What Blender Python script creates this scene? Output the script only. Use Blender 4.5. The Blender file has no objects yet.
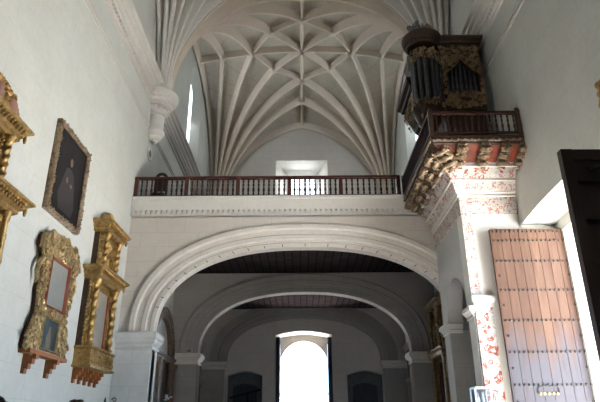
import bpy, math, random
from mathutils import Vector, Matrix, Euler
random.seed(11)
PI = math.pi
scene = bpy.context.scene
COL = scene.collection
E = 1.6                    # eye height above the floor
AX = 0.2                   # nave axis
WL, WR = -7.1, 7.5         # nave wall faces
YL = 22.0                  # front of the choir loft
YM = 31.0                  # second arch under the loft
YF = 41.0                  # west wall
ZF = 10.85                 # loft floor

# ------------------------------------------------------------------ mesh builder
def _sphere(nu=10, nv=6):
    vs = [(0, 0, -1)]
    for j in range(1, nv):
        t = -PI/2 + PI*j/nv
        for i in range(nu):
            a = 2*PI*i/nu
            vs.append((math.cos(t)*math.cos(a), math.cos(t)*math.sin(a), math.sin(t)))
    vs.append((0, 0, 1))
    fs = []
    for i in range(nu):
        fs.append((0, 1+(i+1) % nu, 1+i))
    for j in range(nv-2):
        for i in range(nu):
            a = 1+j*nu+i; b = 1+j*nu+(i+1) % nu
            fs.append((a, b, b+nu, a+nu))
    last = len(vs)-1; o = 1+(nv-2)*nu
    for i in range(nu):
        fs.append((o+i, o+(i+1) % nu, last))
    return vs, fs
SPH = _sphere(8, 5)
SPH_HI = _sphere(20, 12)

class MB:
    def __init__(s):
        s.v = []; s.f = []
    def add(s, vs, fs):
        o = len(s.v)
        s.v += [tuple(p) for p in vs]
        s.f += [tuple(i+o for i in f) for f in fs]
        return s
    def box(s, x0, x1, y0, y1, z0, z1):
        return s.add([(x0,y0,z0),(x1,y0,z0),(x1,y1,z0),(x0,y1,z0),(x0,y0,z1),(x1,y0,z1),(x1,y1,z1),(x0,y1,z1)],
                     [(3,2,1,0),(4,5,6,7),(0,1,5,4),(1,2,6,5),(2,3,7,6),(3,0,4,7)])
    def obox(s, c, ax, size):          # oriented box, ax = 3 unit vectors
        c = Vector(c); vs = []
        for k in ((-1,-1,-1),(1,-1,-1),(1,1,-1),(-1,1,-1),(-1,-1,1),(1,-1,1),(1,1,1),(-1,1,1)):
            vs.append(c + sum((Vector(ax[i])*k[i]*size[i]/2 for i in range(3)), Vector()))
        return s.add(vs, [(3,2,1,0),(4,5,6,7),(0,1,5,4),(1,2,6,5),(2,3,7,6),(3,0,4,7)])
    def ball(s, c, r, rot=None, hi=False):
        if not hasattr(r, '__len__'): r = (r, r, r)
        M = rot.to_matrix() if isinstance(rot, Euler) else (rot or Matrix.Identity(3))
        S = SPH_HI if hi else SPH
        c = Vector(c)
        return s.add([c + M @ Vector((p[0]*r[0], p[1]*r[1], p[2]*r[2])) for p in S[0]], S[1])
    def tube(s, pts, r, n=6, cap=True):
        pts = [Vector(p) for p in pts]; m = len(pts)
        rr = r if hasattr(r, '__len__') else [r]*m
        vs = []; prev = None
        for i, p in enumerate(pts):
            d = (pts[min(i+1, m-1)] - pts[max(i-1, 0)])
            d = d.normalized() if d.length > 1e-9 else Vector((0,0,1))
            if prev is None:
                up = Vector((0,0,1)) if abs(d.z) < .9 else Vector((1,0,0))
                a = d.cross(up).normalized()
            else:
                a = (prev - d*prev.dot(d))
                a = a.normalized() if a.length > 1e-6 else d.orthogonal().normalized()
            prev = a; b = d.cross(a)
            for k in range(n):
                t = 2*PI*k/n
                vs.append(p + (a*math.cos(t) + b*math.sin(t))*rr[i])
        fs = []
        for i in range(m-1):
            for k in range(n):
                fs.append((i*n+k, i*n+(k+1) % n, (i+1)*n+(k+1) % n, (i+1)*n+k))
        if cap:
            fs.append(tuple(range(n-1, -1, -1))); fs.append(tuple((m-1)*n+k for k in range(n)))
        return s.add(vs, fs)
    def lathe(s, prof, c=(0,0,0), n=24, a0=0, a1=2*PI):
        full = abs(a1-a0-2*PI) < 1e-6
        cols = n if full else n+1
        vs = []
        for r, z in prof:
            for k in range(cols):
                t = a0+(a1-a0)*k/n
                vs.append((c[0]+r*math.cos(t), c[1]+r*math.sin(t), c[2]+z))
        fs = []
        for j in range(len(prof)-1):
            for k in range(n):
                a = j*cols+k; b = j*cols+(k+1) % cols
                fs.append((a, b, b+cols, a+cols))
        if full:
            fs.append(tuple(range(cols-1, -1, -1))); fs.append(tuple((len(prof)-1)*cols+k for k in range(cols)))
        return s.add(vs, fs)
    def rings(s, x0, x1, y0, y1, prof, sides=(1,1,1,1)):
        """rectangular moulding: prof = (outset, z); sides = which of x0,x1,y0,y1 step out"""
        vs = []
        for o, z in prof:
            a, b, c, d = x0-o*sides[0], x1+o*sides[1], y0-o*sides[2], y1+o*sides[3]
            vs += [(a,c,z),(b,c,z),(b,d,z),(a,d,z)]
        fs = [(3,2,1,0)]
        for j in range(len(prof)-1):
            for k in range(4):
                fs.append((j*4+k, j*4+(k+1) % 4, j*4+4+(k+1) % 4, j*4+4+k))
        n = (len(prof)-1)*4
        fs.append((n, n+1, n+2, n+3))
        return s.add(vs, fs)
    def prism(s, poly, f):             # poly 2-D, f(u, v, t) -> 3-D, t in 0,1
        n = len(poly)
        vs = [f(u, v, 0) for u, v in poly] + [f(u, v, 1) for u, v in poly]
        fs = [tuple(range(n-1, -1, -1)), tuple(range(n, 2*n))]
        for k in range(n):
            fs.append((k, (k+1) % n, n+(k+1) % n, n+k))
        return s.add(vs, fs)
    def strip(s, rows):                # grid of points
        m = len(rows[0]); vs = [p for r in rows for p in r]; fs = []
        for i in range(len(rows)-1):
            for k in range(m-1):
                fs.append((i*m+k, i*m+k+1, (i+1)*m+k+1, (i+1)*m+k))
        return s.add(vs, fs)
    def build(s, name, mat, parent=None, smooth=False, fix=True, loc=None):
        me = bpy.data.meshes.new(name)
        off = Vector(loc) if loc else Vector()
        me.from_pydata([tuple(Vector(p)-off) for p in s.v], [], s.f)
        if fix:
            import bmesh
            bm = bmesh.new(); bm.from_mesh(me)
            bmesh.ops.recalc_face_normals(bm, faces=bm.faces)
            bm.to_mesh(me); bm.free()
        if mat: me.materials.append(mat)
        if smooth:
            me.polygons.foreach_set('use_smooth', [True]*len(me.polygons))
            try: me.set_sharp_from_angle(angle=math.radians(40))
            except Exception: pass
        me.update()
        o = bpy.data.objects.new(name, me)
        COL.objects.link(o)
        if loc: o.location = loc
        if parent: o.parent = parent
        return o

def empty(name, label, cat, loc=(0,0,0), rz=0, group=None):
    o = bpy.data.objects.new(name, None); COL.objects.link(o)
    o.location = loc; o.rotation_euler = (0,0,rz); o.empty_display_size = .2
    return tag(o, label, cat, group)
def tag(o, label=None, cat=None, group=None, kind=None):
    if label: o['label'] = label
    if cat: o['category'] = cat
    if group: o['group'] = group
    if kind: o['kind'] = kind
    return o
def struct(o, label, cat):
    return tag(o, label, cat, None, 'structure')
def copy_part(o, parent, loc=None, rz=None):
    c = o.copy(); COL.objects.link(c); c.parent = parent
    if loc is not None: c.location = loc
    if rz is not None: c.rotation_euler.z = rz
    return c
def cut(o, cutters):
    """boolean the cutter meshes (MB) out of o"""
    import bmesh
    tmp = []
    for k in cutters:
        c = k.build('cutter', None); tmp.append(c)
        m = o.modifiers.new('b', 'BOOLEAN'); m.operation = 'DIFFERENCE'; m.object = c; m.solver = 'EXACT'
    dg = bpy.context.evaluated_depsgraph_get()
    me = bpy.data.meshes.new_from_object(o.evaluated_get(dg))
    o.modifiers.clear(); o.data = me
    for c in tmp: bpy.data.objects.remove(c)

# ------------------------------------------------------------------ materials
class NT:
    def __init__(s, name, rough=.8, metal=0., spec=.3):
        s.m = bpy.data.materials.new(name); s.m.use_nodes = True
        s.t = s.m.node_tree; s.n = s.t.nodes; s.l = s.t.links
        s.b = s.n['Principled BSDF']
        s.b.inputs['Roughness'].default_value = rough
        s.b.inputs['Metallic'].default_value = metal
        s.b.inputs['Specular IOR Level'].default_value = spec
        s.co = s.n.new('ShaderNodeTexCoord').outputs['Object']
    def node(s, t, **kw):
        n = s.n.new(t)
        for k, v in kw.items(): setattr(n, k, v)
        return n
    def noise(s, scale, detail=4, rough=.6, vec=None, dist=0):
        n = s.node('ShaderNodeTexNoise'); n.inputs['Scale'].default_value = scale
        n.inputs['Detail'].default_value = detail; n.inputs['Roughness'].default_value = rough
        n.inputs['Distortion'].default_value = dist
        s.l.new(vec or s.co, n.inputs['Vector']); return n.outputs['Fac']
    def voro(s, scale, vec=None, feature='F1'):
        n = s.node('ShaderNodeTexVoronoi', feature=feature); n.inputs['Scale'].default_value = scale
        s.l.new(vec or s.co, n.inputs['Vector']); return n.outputs['Distance']
    def ramp(s, fac, stops, interp='LINEAR'):
        r = s.node('ShaderNodeValToRGB'); r.color_ramp.interpolation = interp
        e = r.color_ramp.elements
        while len(e) < len(stops): e.new(.5)
        for x, (p, c) in zip(e, stops):
            x.position = p; x.color = (c, c, c, 1) if not hasattr(c, '__len__') else (*c, 1)
        s.l.new(fac, r.inputs['Fac']); return r.outputs['Color']
    def mix(s, fac, a, b, mode='MIX'):
        n = s.node('ShaderNodeMix', data_type='RGBA', blend_type=mode)
        for sock, v in ((n.inputs[0], fac), (n.inputs[6], a), (n.inputs[7], b)):
            if hasattr(v, 'default_value') or hasattr(v, 'links'): s.l.new(v, sock)
            elif hasattr(v, '__len__'): sock.default_value = (*v, 1)
            else: sock.default_value = v
        return n.outputs[2]
    def math(s, op, a, b=None):
        n = s.node('ShaderNodeMath', operation=op)
        for i, v in enumerate((a, b)):
            if v is None: continue
            if hasattr(v, 'links'): s.l.new(v, n.inputs[i])
            else: n.inputs[i].default_value = v
        return n.outputs[0]
    def map(s, rot=(0,0,0), scale=(1,1,1), loc=(0,0,0)):
        n = s.node('ShaderNodeMapping'); n.inputs['Rotation'].default_value = rot
        n.inputs['Scale'].default_value = scale; n.inputs['Location'].default_value = loc
        s.l.new(s.co, n.inputs['Vector']); return n.outputs['Vector']
    def swiz(s, order):
        a = s.node('ShaderNodeSeparateXYZ'); s.l.new(s.co, a.inputs[0])
        c = s.node('ShaderNodeCombineXYZ')
        for i, k in enumerate(order):
            if k is not None: s.l.new(a.outputs[k], c.inputs[i])
        return c.outputs[0]
    def color(s, v):
        if hasattr(v, 'links'): s.l.new(v, s.b.inputs['Base Color'])
        else: s.b.inputs['Base Color'].default_value = (*v, 1)
        return s
    def bump(s, h, strength=.3, dist=.02):
        n = s.node('ShaderNodeBump'); n.inputs['Strength'].default_value = strength
        n.inputs['Distance'].default_value = dist
        s.l.new(h, n.inputs['Height']); s.l.new(n.outputs[0], s.b.inputs['Normal']); return s

def masonry(name, c1, c2, axis, bw=1.15, bh=.62, joint=.12, wear=.35):
    t = NT(name, .9, 0, .15)
    big = t.noise(.5, 5, .65); fine = t.noise(6, 5, .7)
    col = t.mix(t.ramp(big, [(.3, 0), (.72, 1)]), c1, c2)
    col = t.mix(t.math('MULTIPLY', t.ramp(fine, [(.45, 0), (.75, 1)]), wear), col, [c*.72 for c in c1])
    v = t.swiz((axis, 2, None))
    br = t.node('ShaderNodeTexBrick'); br.inputs['Scale'].default_value = 1
    br.inputs['Brick Width'].default_value = bw; br.inputs['Row Height'].default_value = bh
    br.inputs['Mortar Size'].default_value = .012; br.inputs['Mortar Smooth'].default_value = .4
    br.inputs['Color1'].default_value = (.92,.92,.92,1); br.inputs['Color2'].default_value = (1,1,1,1)
    br.inputs['Mortar'].default_value = (.55,.53,.5,1)
    t.l.new(v, br.inputs['Vector'])
    col = t.mix(joint, col, br.outputs['Color'], 'MULTIPLY')
    t.color(col)
    t.bump(t.math('ADD', t.noise(2.2, 6, .65), t.math('MULTIPLY', br.outputs['Fac'], -.25)), .25, .03)
    return t.m

M = {}
M['wall_y'] = masonry('plaster over ashlar, side walls', (.575,.575,.535), (.50,.50,.455), 1, 1.5, .8, .25)
M['wall_x'] = masonry('plaster over ashlar, cross walls', (.61,.565,.515), (.53,.485,.435), 0, 1.2, .62, .4)
M['stone'] = masonry('dressed cream stone', (.72,.67,.61), (.65,.60,.54), 0, .9, 3, .15)
M['stone_pale'] = masonry('pale dressed stone', (.78,.74,.69), (.72,.68,.63), 0, 2.2, 3, .15)
M['trim'] = masonry('plastered cornice stone', (.60,.57,.53), (.53,.50,.46), 1, 2.2, 3, .1)
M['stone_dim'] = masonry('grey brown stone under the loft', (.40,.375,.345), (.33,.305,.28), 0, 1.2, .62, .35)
M['pier'] = masonry('worn whitewashed pier', (.68,.68,.66), (.50,.50,.48), 0, 1.6, .8, .4, .55)
M['web'] = masonry('vault web masonry', (.62,.545,.455), (.48,.445,.365), 0, .7, .4, .4, .75)
M['rib'] = masonry('vault rib stone', (.72,.615,.52), (.63,.545,.455), 0, 3, 3, .0, .3)

def simple(name, c1, c2, scale=3, rough=.7, metal=0., bump=.2, spec=.3, stretch=(1,1,1), dist=.01):
    t = NT(name, rough, metal, spec)
    n = t.noise(scale, 5, .65, t.map(scale=stretch))
    t.color(t.mix(t.ramp(n, [(.35, 0), (.68, 1)]), c1, c2)); t.bump(n, bump, dist)
    return t.m
M['rail'] = simple('red brown turned wood', (.085,.026,.018), (.05,.016,.012), 4, .45, 0, .1)
M['dark_wood'] = simple('near black old wood', (.028,.017,.013), (.05,.03,.022), 5, .55, 0, .2, .3, (1,1,.15))
M['organ_wood'] = simple('dark walnut organ case', (.055,.028,.016), (.03,.016,.011), 5, .5, 0, .2)
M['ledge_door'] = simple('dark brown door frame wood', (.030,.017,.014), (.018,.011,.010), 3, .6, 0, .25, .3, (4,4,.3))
M['bracket'] = simple('orange brown bracket wood', (.30,.105,.028), (.19,.058,.016), 5, .55)
M['baluster'] = simple('dark brown turned balusters', (.045,.02,.016), (.028,.013,.011), 6, .55, 0, .1, .2)
M['niche_door'] = simple('dark grey recess boards', (.15,.155,.165), (.11,.115,.12), 3, .85, 0, .2, .1)
M['iron'] = simple('dark iron', (.03,.032,.035), (.06,.055,.05), 8, .45, .7)
M['pipe'] = simple('tarnished organ pipe metal', (.10,.10,.105), (.05,.048,.05), 4, .33, .85, .05)
M['pipe_bright'] = simple('pale tin organ pipe', (.55,.55,.55), (.35,.35,.35), 4, .25, .9, .05)
M['canvas'] = None
M['floor'] = masonry('worn pale stone floor', (.64,.61,.57), (.58,.55,.51), 0, .4, .2, .2)
M['ground'] = simple('pale stone paving outside', (.74,.71,.66), (.68,.65,.60), 1, .9)
M['black'] = simple('black void wood', (.012,.011,.011), (.02,.018,.017), 4, .7)
M['grey_box'] = simple('grey plastic', (.45,.45,.44), (.5,.5,.5), 5, .6)
M['statue'] = simple('grey painted statue', (.24,.23,.225), (.13,.12,.115), 6, .7, 0)
M['skin'] = simple('skin', (.45,.27,.19), (.5,.3,.22), 6, .5, 0, .05)
M['hair'] = simple('dark hair', (.015,.011,.010), (.04,.028,.022), 30, .45, 0, .6)
M['shirt'] = simple('navy cloth', (.06,.08,.16), (.08,.10,.2), 9, .9)
M['trousers'] = simple('grey cloth', (.08,.08,.085), (.11,.11,.115), 9, .9)

def gold_mat(name, hi, lo, deep, metal=.75, rough=.34):
    t = NT(name, rough, metal, .5)
    n = t.noise(5, 5, .7); f = t.noise(22, 3, .6)
    col = t.mix(t.ramp(n, [(.36, 0), (.6, 1)]), lo, hi)
    col = t.mix(t.ramp(f, [(.55, 0), (.72, .85)]), col, deep)
    t.color(col); t.bump(t.math('ADD', f, n), .6, .02)
    t.l.new(t.ramp(n, [(.3, .6), (.7, .28)]), t.b.inputs['Roughness'])
    return t.m
M['gold'] = gold_mat('worn gilding', (.46,.30,.11), (.27,.165,.055), (.065,.03,.014))
M['gold_pale'] = gold_mat('worn silvery gilding', (.46,.34,.17), (.29,.20,.09), (.085,.04,.02))
M['gold_old'] = gold_mat('old dull gilding', (.34,.235,.12), (.19,.12,.055), (.04,.022,.012), .35, .5)
M['gold_rail'] = gold_mat('gilded and walnut carving', (.34,.25,.16), (.13,.08,.045), (.022,.012,.009), .3, .5)
M['brown_carve'] = simple('brown carved altarpiece wood', (.17,.115,.08), (.09,.058,.04), 5, .6, 0, .4)
M['frame_side'] = simple('unpainted brown frame back', (.075,.042,.024), (.045,.025,.016), 6, .7)
M['red_line'] = simple('red bole fillet', (.24,.06,.03), (.17,.04,.025), 6, .5)

t = NT('old mirror glass', .3, .6, .5)
n = t.noise(2.5, 5, .7)
t.color(t.mix(t.ramp(n, [(.4, 0), (.8, 1)]), (.50,.52,.48), (.40,.42,.38))); M['mirror'] = t.m
t = NT('gold niche back', .5, .5, .4)
t.color(t.mix(t.ramp(t.noise(2, 4), [(.4, 0), (.7, 1)]), (.60,.43,.16), (.45,.31,.11))); M['niche_gold'] = t.m

def canvas(name, seedloc, dark, mid, light, rough=.4):
    t = NT(name, rough, 0, .15)
    n = t.noise(1.3, 5, .6, t.map(loc=seedloc)); f = t.noise(5, 4, .6, t.map(loc=seedloc))
    col = t.mix(t.ramp(n, [(.35, 0), (.7, 1)]), dark, mid)
    col = t.mix(t.ramp(f, [(.62, 0), (.74, .7)]), col, light)
    t.color(col); t.bump(f, .1, .005); return t.m
M['canvas'] = canvas('dark oil painting', (3,1,2), (.006,.005,.005), (.014,.010,.010), (.04,.027,.022), .6)
M['canvas_blue'] = canvas('small blue green painting', (8,2,5), (.02,.032,.036), (.045,.065,.065), (.16,.13,.08))
M['canvas_black'] = canvas('blackened painting', (1,7,5), (.012,.014,.018), (.02,.025,.03), (.05,.05,.05))
t = NT('figure paint', .5, 0, .3); t.color((.16,.085,.065)); M['fig_flesh'] = t.m
t = NT('figure ochre paint', .5, 0, .2); t.color((.13,.10,.055)); M['fig_paint'] = t.m
t = NT('figure robe paint', .5, 0, .3); t.color((.015,.010,.011)); M['fig_robe'] = t.m
t = NT('red violet cabochon', .35, .1, .5); t.color(t.mix(t.noise(4), (.20,.085,.065), (.30,.15,.11))); M['cabochon'] = t.m

def coffer(name):
    t = NT(name, .9, 0, .0)
    v = t.swiz((0, 1, None))
    br = t.node('ShaderNodeTexBrick'); br.inputs['Brick Width'].default_value = .42; br.inputs['Row Height'].default_value = .42
    br.inputs['Mortar Size'].default_value = .03; br.offset = 0
    br.inputs['Color1'].default_value = (.040,.030,.031,1); br.inputs['Color2'].default_value = (.055,.040,.041,1)
    br.inputs['Mortar'].default_value = (.020,.016,.017,1); br.inputs['Scale'].default_value = 1
    t.l.new(v, br.inputs['Vector']); t.color(br.outputs['Color']); t.bump(br.outputs['Fac'], .6, .05); return t.m
M['coffer'] = coffer('dark coffered wood ceiling')

def door_wood():
    t = NT('sun bleached door planks', .75, 0, .25)
    pl = t.node('ShaderNodeObjectInfo').outputs['Random']
    g = t.noise(5, 6, .7, t.map(scale=(3,3,.16)))
    base = t.mix(t.ramp(g, [(.3, 0), (.7, 1)]), (.075,.034,.020), (.145,.082,.053))
    base = t.mix(t.ramp(pl, [(0, 0), (1, .45)]), base, (.045,.020,.012))
    z = t.node('ShaderNodeSeparateXYZ'); t.l.new(t.co, z.inputs[0])
    patch = t.noise(.8, 4, .6, t.map(scale=(2.5,1,.35)))
    hgt = t.math('MULTIPLY', t.math('SUBTRACT', 6.2, z.outputs[2]), .30)
    wz = t.ramp(t.math('MULTIPLY', t.math('ADD', hgt, 0), patch), [(.22, 0), (.42, 1)])
    col = t.mix(t.math('MULTIPLY', wz, .8), base, (.062,.066,.080))  # grey tone mixed in more strongly towards the bottom
    st = t.noise(3, 4, .6, t.map(scale=(2,1,.22), loc=(4,2,9)))
    col = t.mix(t.ramp(st, [(.55, 0), (.72, .6)]), col, (.05,.022,.013))
    t.color(col); t.bump(g, .35, .01); return t.m
M['door_wood'] = door_wood()

def painted(name, scale, ground, dense=.5):
    t = NT(name, .85, 0, .2)
    w = t.noise(scale*.6, 2, .5); 
    vecn = t.node('ShaderNodeVectorMath', operation='ADD')
    t.l.new(t.co, vecn.inputs[0])
    nc = t.node('ShaderNodeTexNoise'); nc.inputs['Scale'].default_value = scale*.9; t.l.new(t.co, nc.inputs['Vector'])
    sc = t.node('ShaderNodeVectorMath', operation='SCALE'); sc.inputs['Scale'].default_value = .5
    t.l.new(nc.outputs['Color'], sc.inputs[0]); t.l.new(sc.outputs[0], vecn.inputs[1])
    v1 = t.voro(scale, vecn.outputs[0]); v2 = t.voro(scale*1.6, vecn.outputs[0], 'DISTANCE_TO_EDGE')
    red = t.ramp(v1, [(.20, 0), (.24, 1), (.36, 1), (.40, 0)])
    blu = t.ramp(t.noise(scale*.7, 2, .5, vecn.outputs[0]), [(.52, 0), (.58, 1)])
    grn = t.ramp(v2, [(.02, 1), (.07, 0)])
    col = t.mix(t.math('MULTIPLY', blu, .55*dense), ground, (.33,.40,.45))
    col = t.mix(t.math('MULTIPLY', red, 1.2*dense), col, (.30,.065,.05))
    col = t.mix(t.math('MULTIPLY', grn, .7*dense), col, (.30,.20,.14))
    t.color(col); t.bump(v1, .15, .01); return t.m
M['painted'] = painted('white plaster with red and blue scrollwork', 4.2, (.50,.465,.43), 1.0)
M['painted_fine'] = painted('white plaster with small red sprigs', 6.5, (.62,.57,.52), .8)
M['painted_pier'] = painted('white pilaster with red and blue garlands', 3.6, (.52,.51,.49), 1.15)
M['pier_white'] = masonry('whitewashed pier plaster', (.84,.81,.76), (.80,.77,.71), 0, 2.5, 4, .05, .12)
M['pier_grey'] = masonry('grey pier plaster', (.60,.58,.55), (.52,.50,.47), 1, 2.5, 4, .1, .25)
M['red_panel'] = simple('worn red painted soffit panel', (.20,.036,.014), (.028,.015,.011), 1.6, .8)
M['west_leaf'] = simple('blue grey weathered door leaf', (.05,.06,.075), (.03,.035,.045), 4, .7, 0, .2, .3, (3,3,.3))
t = NT('clear window glass', .02, 0, .5); t.color((.9,.95,1)); t.b.inputs['Transmission Weight'].default_value = 1; M['glass'] = t.m
t = NT('backlit pale window pane', .4, 0, .3); t.color((.8,.85,.9))
t.b.inputs['Emission Color'].default_value = (.80,.92,1,1); t.b.inputs['Emission Strength'].default_value = 4; M['pane'] = t.m
t = NT('white painted metal', .35, .3, .5); t.color((.72,.74,.75)); M['white_metal'] = t.m
t = NT('green stem', .6); t.color((.06,.13,.05)); M['stem'] = t.m
t = NT('red petals', .6); t.color((.35,.03,.05)); M['petal_red'] = t.m
t = NT('white petals', .6); t.color((.75,.72,.72)); M['petal_white'] = t.m
t = NT('glazed clay', .3, 0, .5); t.color((.25,.13,.08)); M['clay'] = t.m

# ------------------------------------------------------------------ arch helpers
def arch_curve(ax, half, zs, rise, n=2.35, N=56, d=0.):
    out = []
    for i in range(N+1):
        a = PI - PI*i/N
        c, s_ = math.cos(a), math.sin(a)
        u = math.copysign(abs(c)**(2/n), c); w = max(0, s_)**(2/n)
        out.append((ax+(half+d)*u, zs+(rise+d)*w))
    return out
def arch_plate(mb, f, u0, u1, zb, zt, ax, half, zs, rise, n=2.35, N=56, soffit=True):
    """wall plate with an arched opening; f(u, t, z) -> 3-D with t 0 (front), 1 (back)"""
    c = arch_curve(ax, half, zs, rise, n, N)
    pts = [(ax-half, zb)] + c + [(ax+half, zb)]
    for t in (0, 1):
        mb.strip([[f(u0, t, zb), f(ax-half, t, zb)], [f(u0, t, zs), f(ax-half, t, zs)], [f(u0, t, zt), f(ax-half, t, zt)]])
        mb.strip([[f(ax+half, t, zb), f(u1, t, zb)], [f(ax+half, t, zs), f(u1, t, zs)], [f(ax+half, t, zt), f(u1, t, zt)]])
        mb.strip([[f(u, t, z) for u, z in c], [f(u, t, zt) for u, z in c]])
    if soffit:
        mb.strip([[f(u, 0, z) for u, z in pts], [f(u, 1, z) for u, z in pts]])
    mb.strip([[f(u0, 0, zt), f(u1, 0, zt)], [f(u0, 1, zt), f(u1, 1, zt)]])
    for u in (u0, u1):
        mb.strip([[f(u, 0, zb), f(u, 1, zb)], [f(u, 0, zt), f(u, 1, zt)]])
    return mb
def arch_mould(mb, f, ax, half, zs, rise, prof, n=2.35, N=56):
    """archivolt: prof = (distance outside the opening, projection in front of the wall)"""
    rows = []
    for d, p in prof:
        rows.append([f(u, p, z) for u, z in arch_curve(ax, half, zs, rise, n, N, d)])
    return mb.strip(rows)

# ================================================================== SETTING
# floor and the ground outside
fl = MB().box(-9.2, 9.0, -12, 43.4, -.3, 0).build('floor', M['floor'])
struct(fl, 'worn brick church floor below the picture', 'floor')
gr = MB().box(-80, 120, -70, 160, -.6, -.32).build('ground', M['ground'])
struct(gr, 'pale sunlit paving outside the church doors', 'ground')
dst = MB().box(9.0, 11.5, 10.5, 19, -.32, -.02).build('doorstep', M['ground'])
struct(dst, 'pale stone step outside the side doorway', 'step')
dst2 = MB().box(-3, 3.4, 43.4, 46, -.32, -.02).build('doorstep', M['ground'])
struct(dst2, 'pale stone step outside the far arched doorway', 'step')

ZT = 28.0
def lancet_cutter(xin, xout, yc, hin, hout, z0i, z0o, z1i, z1o):
    """splayed round-headed opening through a side wall"""
    mb = MB(); rows = []
    for x, h, z0, z1 in ((xin, hin, z0i, z1i), (xout, hout, z0o, z1o)):
        ring = [(x, yc-h, z0)]
        for i in range(17):
            a = PI-PI*i/16
            ring.append((x, yc+h*math.cos(a), z1-h*.9+h*.9*math.sin(a)))
        ring.append((x, yc+h, z0)); rows.append(ring)
    n = len(rows[0]); vs = rows[0]+rows[1]
    fs = [tuple(range(n)), tuple(range(2*n-1, n-1, -1))]
    for k in range(n): fs.append((k, n+k, n+(k+1) % n, (k+1) % n))
    return mb.add(vs, fs)
LAN_Y = (32.9, 14.6, -3.5)  # loft pair is seen; nave and rear pairs are added out of view for light
wl = MB().box(WL-2, WL, -12, YF+2.4, -.3, ZT).build('wall_left', M['wall_y'])
def lancets(x, s_):
    return [lancet_cutter(x-s_*.02, x+s_*.42, y, 2.0, .8, 18.2, 19.4, 25.0, 24.0) for y in LAN_Y] + [lancet_cutter(x+s_*.40, x+s_*2.3, y, .8, .8, 19.4, 19.4, 24.0, 24.0) for y in LAN_Y]
cut(wl, lancets(WL, -1))
struct(wl, 'tall pale plastered nave wall hung with gilt frames', 'wall')
wr = MB().box(WR, WR+1.6, -12, YF+2.4, -.3, ZT).build('wall_right', M['wall_y'])
def seg_head(x0, x1, y0, y1, z0, zs, rise):
    poly = [(y0, z0)] + [(y0+(y1-y0)*i/16, zs+rise*math.sin(PI*i/16)) for i in range(17)] + [(y1, z0)]
    return MB().prism(poly, lambda u, v, t: (x0+(x1-x0)*t, u, v))
cut(wr, lancets(WR, 1)
    + [seg_head(WR-.2, WR+1.15, 11.9, 17.95, -1, 8.05, .16), seg_head(WR+1.0, WR+1.8, 12.3, 17.42, -1, 7.7, .1)])
struct(wr, 'tall grey plastered nave wall over the sunlit doorway', 'wall')

# west wall : niche doors, portal with embrasure, loft window
def quadfrustum(c0, c1):
    vs = c0+c1; return MB().add(vs, [(3,2,1,0),(4,5,6,7),(0,1,5,4),(1,2,6,5),(2,3,7,6),(3,0,4,7)])
wf = MB().box(WL-.1, WR+.1, YF, YF+2.4, -.3, ZT).build('wall_far', M['wall_x'])
cuts = []
seg = [(AX-2.02, -1)] + [(AX-2.02+4.04*i/16, 8.05+.28*math.sin(PI*i/16)) for i in range(17)] + [(AX+2.02, -1)]
cuts.append(MB().prism(seg, lambda u, v, t: (u, YF-.2+2.0*t, v)))
arc = [(AX-1.76, -1)] + [(AX-1.76*math.cos(PI*i/20), 6.15+1.72*math.sin(PI*i/20)) for i in range(21)] + [(AX+1.76, -1)]
cuts.append(MB().prism(arc, lambda u, v, t: (u, YF+1.7+1.0*t, v)))
NI = ((-5.2, -2.72), (3.22, 5.75))
for a, b in NI:
    s_ = [(a, -1)] + [(a+(b-a)*i/12, 5.3+.28*math.sin(PI*i/12)) for i in range(13)] + [(b, -1)]
    cuts.append(MB().prism(s_, lambda u, v, t: (u, YF-.2+.9*t, v)))
WX = .15
cuts.append(quadfrustum([(WX-2.15,YF-.12,16.9),(WX+2.15,YF-.12,16.9),(WX+1.0,YF+2.5,18.4),(WX-1.0,YF+2.5,18.4)],
                        [(WX-2.15,YF-.12,22.1),(WX+2.15,YF-.12,22.1),(WX+1.0,YF+2.5,21.6),(WX-1.0,YF+2.5,21.6)]))
cut(wf, cuts)
struct(wf, 'shadowed far wall with the bright arched doorway', 'wall')
wb = MB().box(WL-.1, WR+.1, -12.8, -12, -.3, ZT).build('wall_back', M['wall_x'])
struct(wb, 'plain wall behind the viewer', 'wall')

# windows
pn = MB().box(WX-1.2, WX+1.2, YF+2.15, YF+2.2, 18.2, 21.7).build('window_1', M['pane'])
struct(pn, 'bright small window in the far wall above the choir railing', 'window')
fr = MB()
for x in (-.36, .36): fr.box(WX+x-.03, WX+x+.03, YF+2.08, YF+2.15, 18.2, 21.7)
for z in (19.3, 20.4): fr.box(WX-1.2, WX+1.2, YF+2.08, YF+2.15, z-.03, z+.03)
fr.build('window_frame', M['iron'], pn)
k = 2
for y in LAN_Y:
    for x, side in ((WL-.46, 'left'), (WR+.46, 'right')):
        o = MB().box(x-.02, x+.02, y-.8, y+.8, 19.4, 24).build('window_%d' % k, M['pane'])
        where = {32.9: 'beside the vaulted choir loft', 14.6: 'above the nave, added unseen for light', -3.5: 'behind the viewer, added unseen for light'}[y]
        struct(o, 'tall pale lancet window in the %s wall %s' % (side, where), 'window')
        k += 1

# ceilings under the loft and the loft floor
lf = MB().box(WL, WR, YL+.3, YF, 9.95, ZF).build('ceiling_loft', M['coffer'])
struct(lf, 'dark coffered wooden ceiling under the choir loft', 'ceiling')

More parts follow.
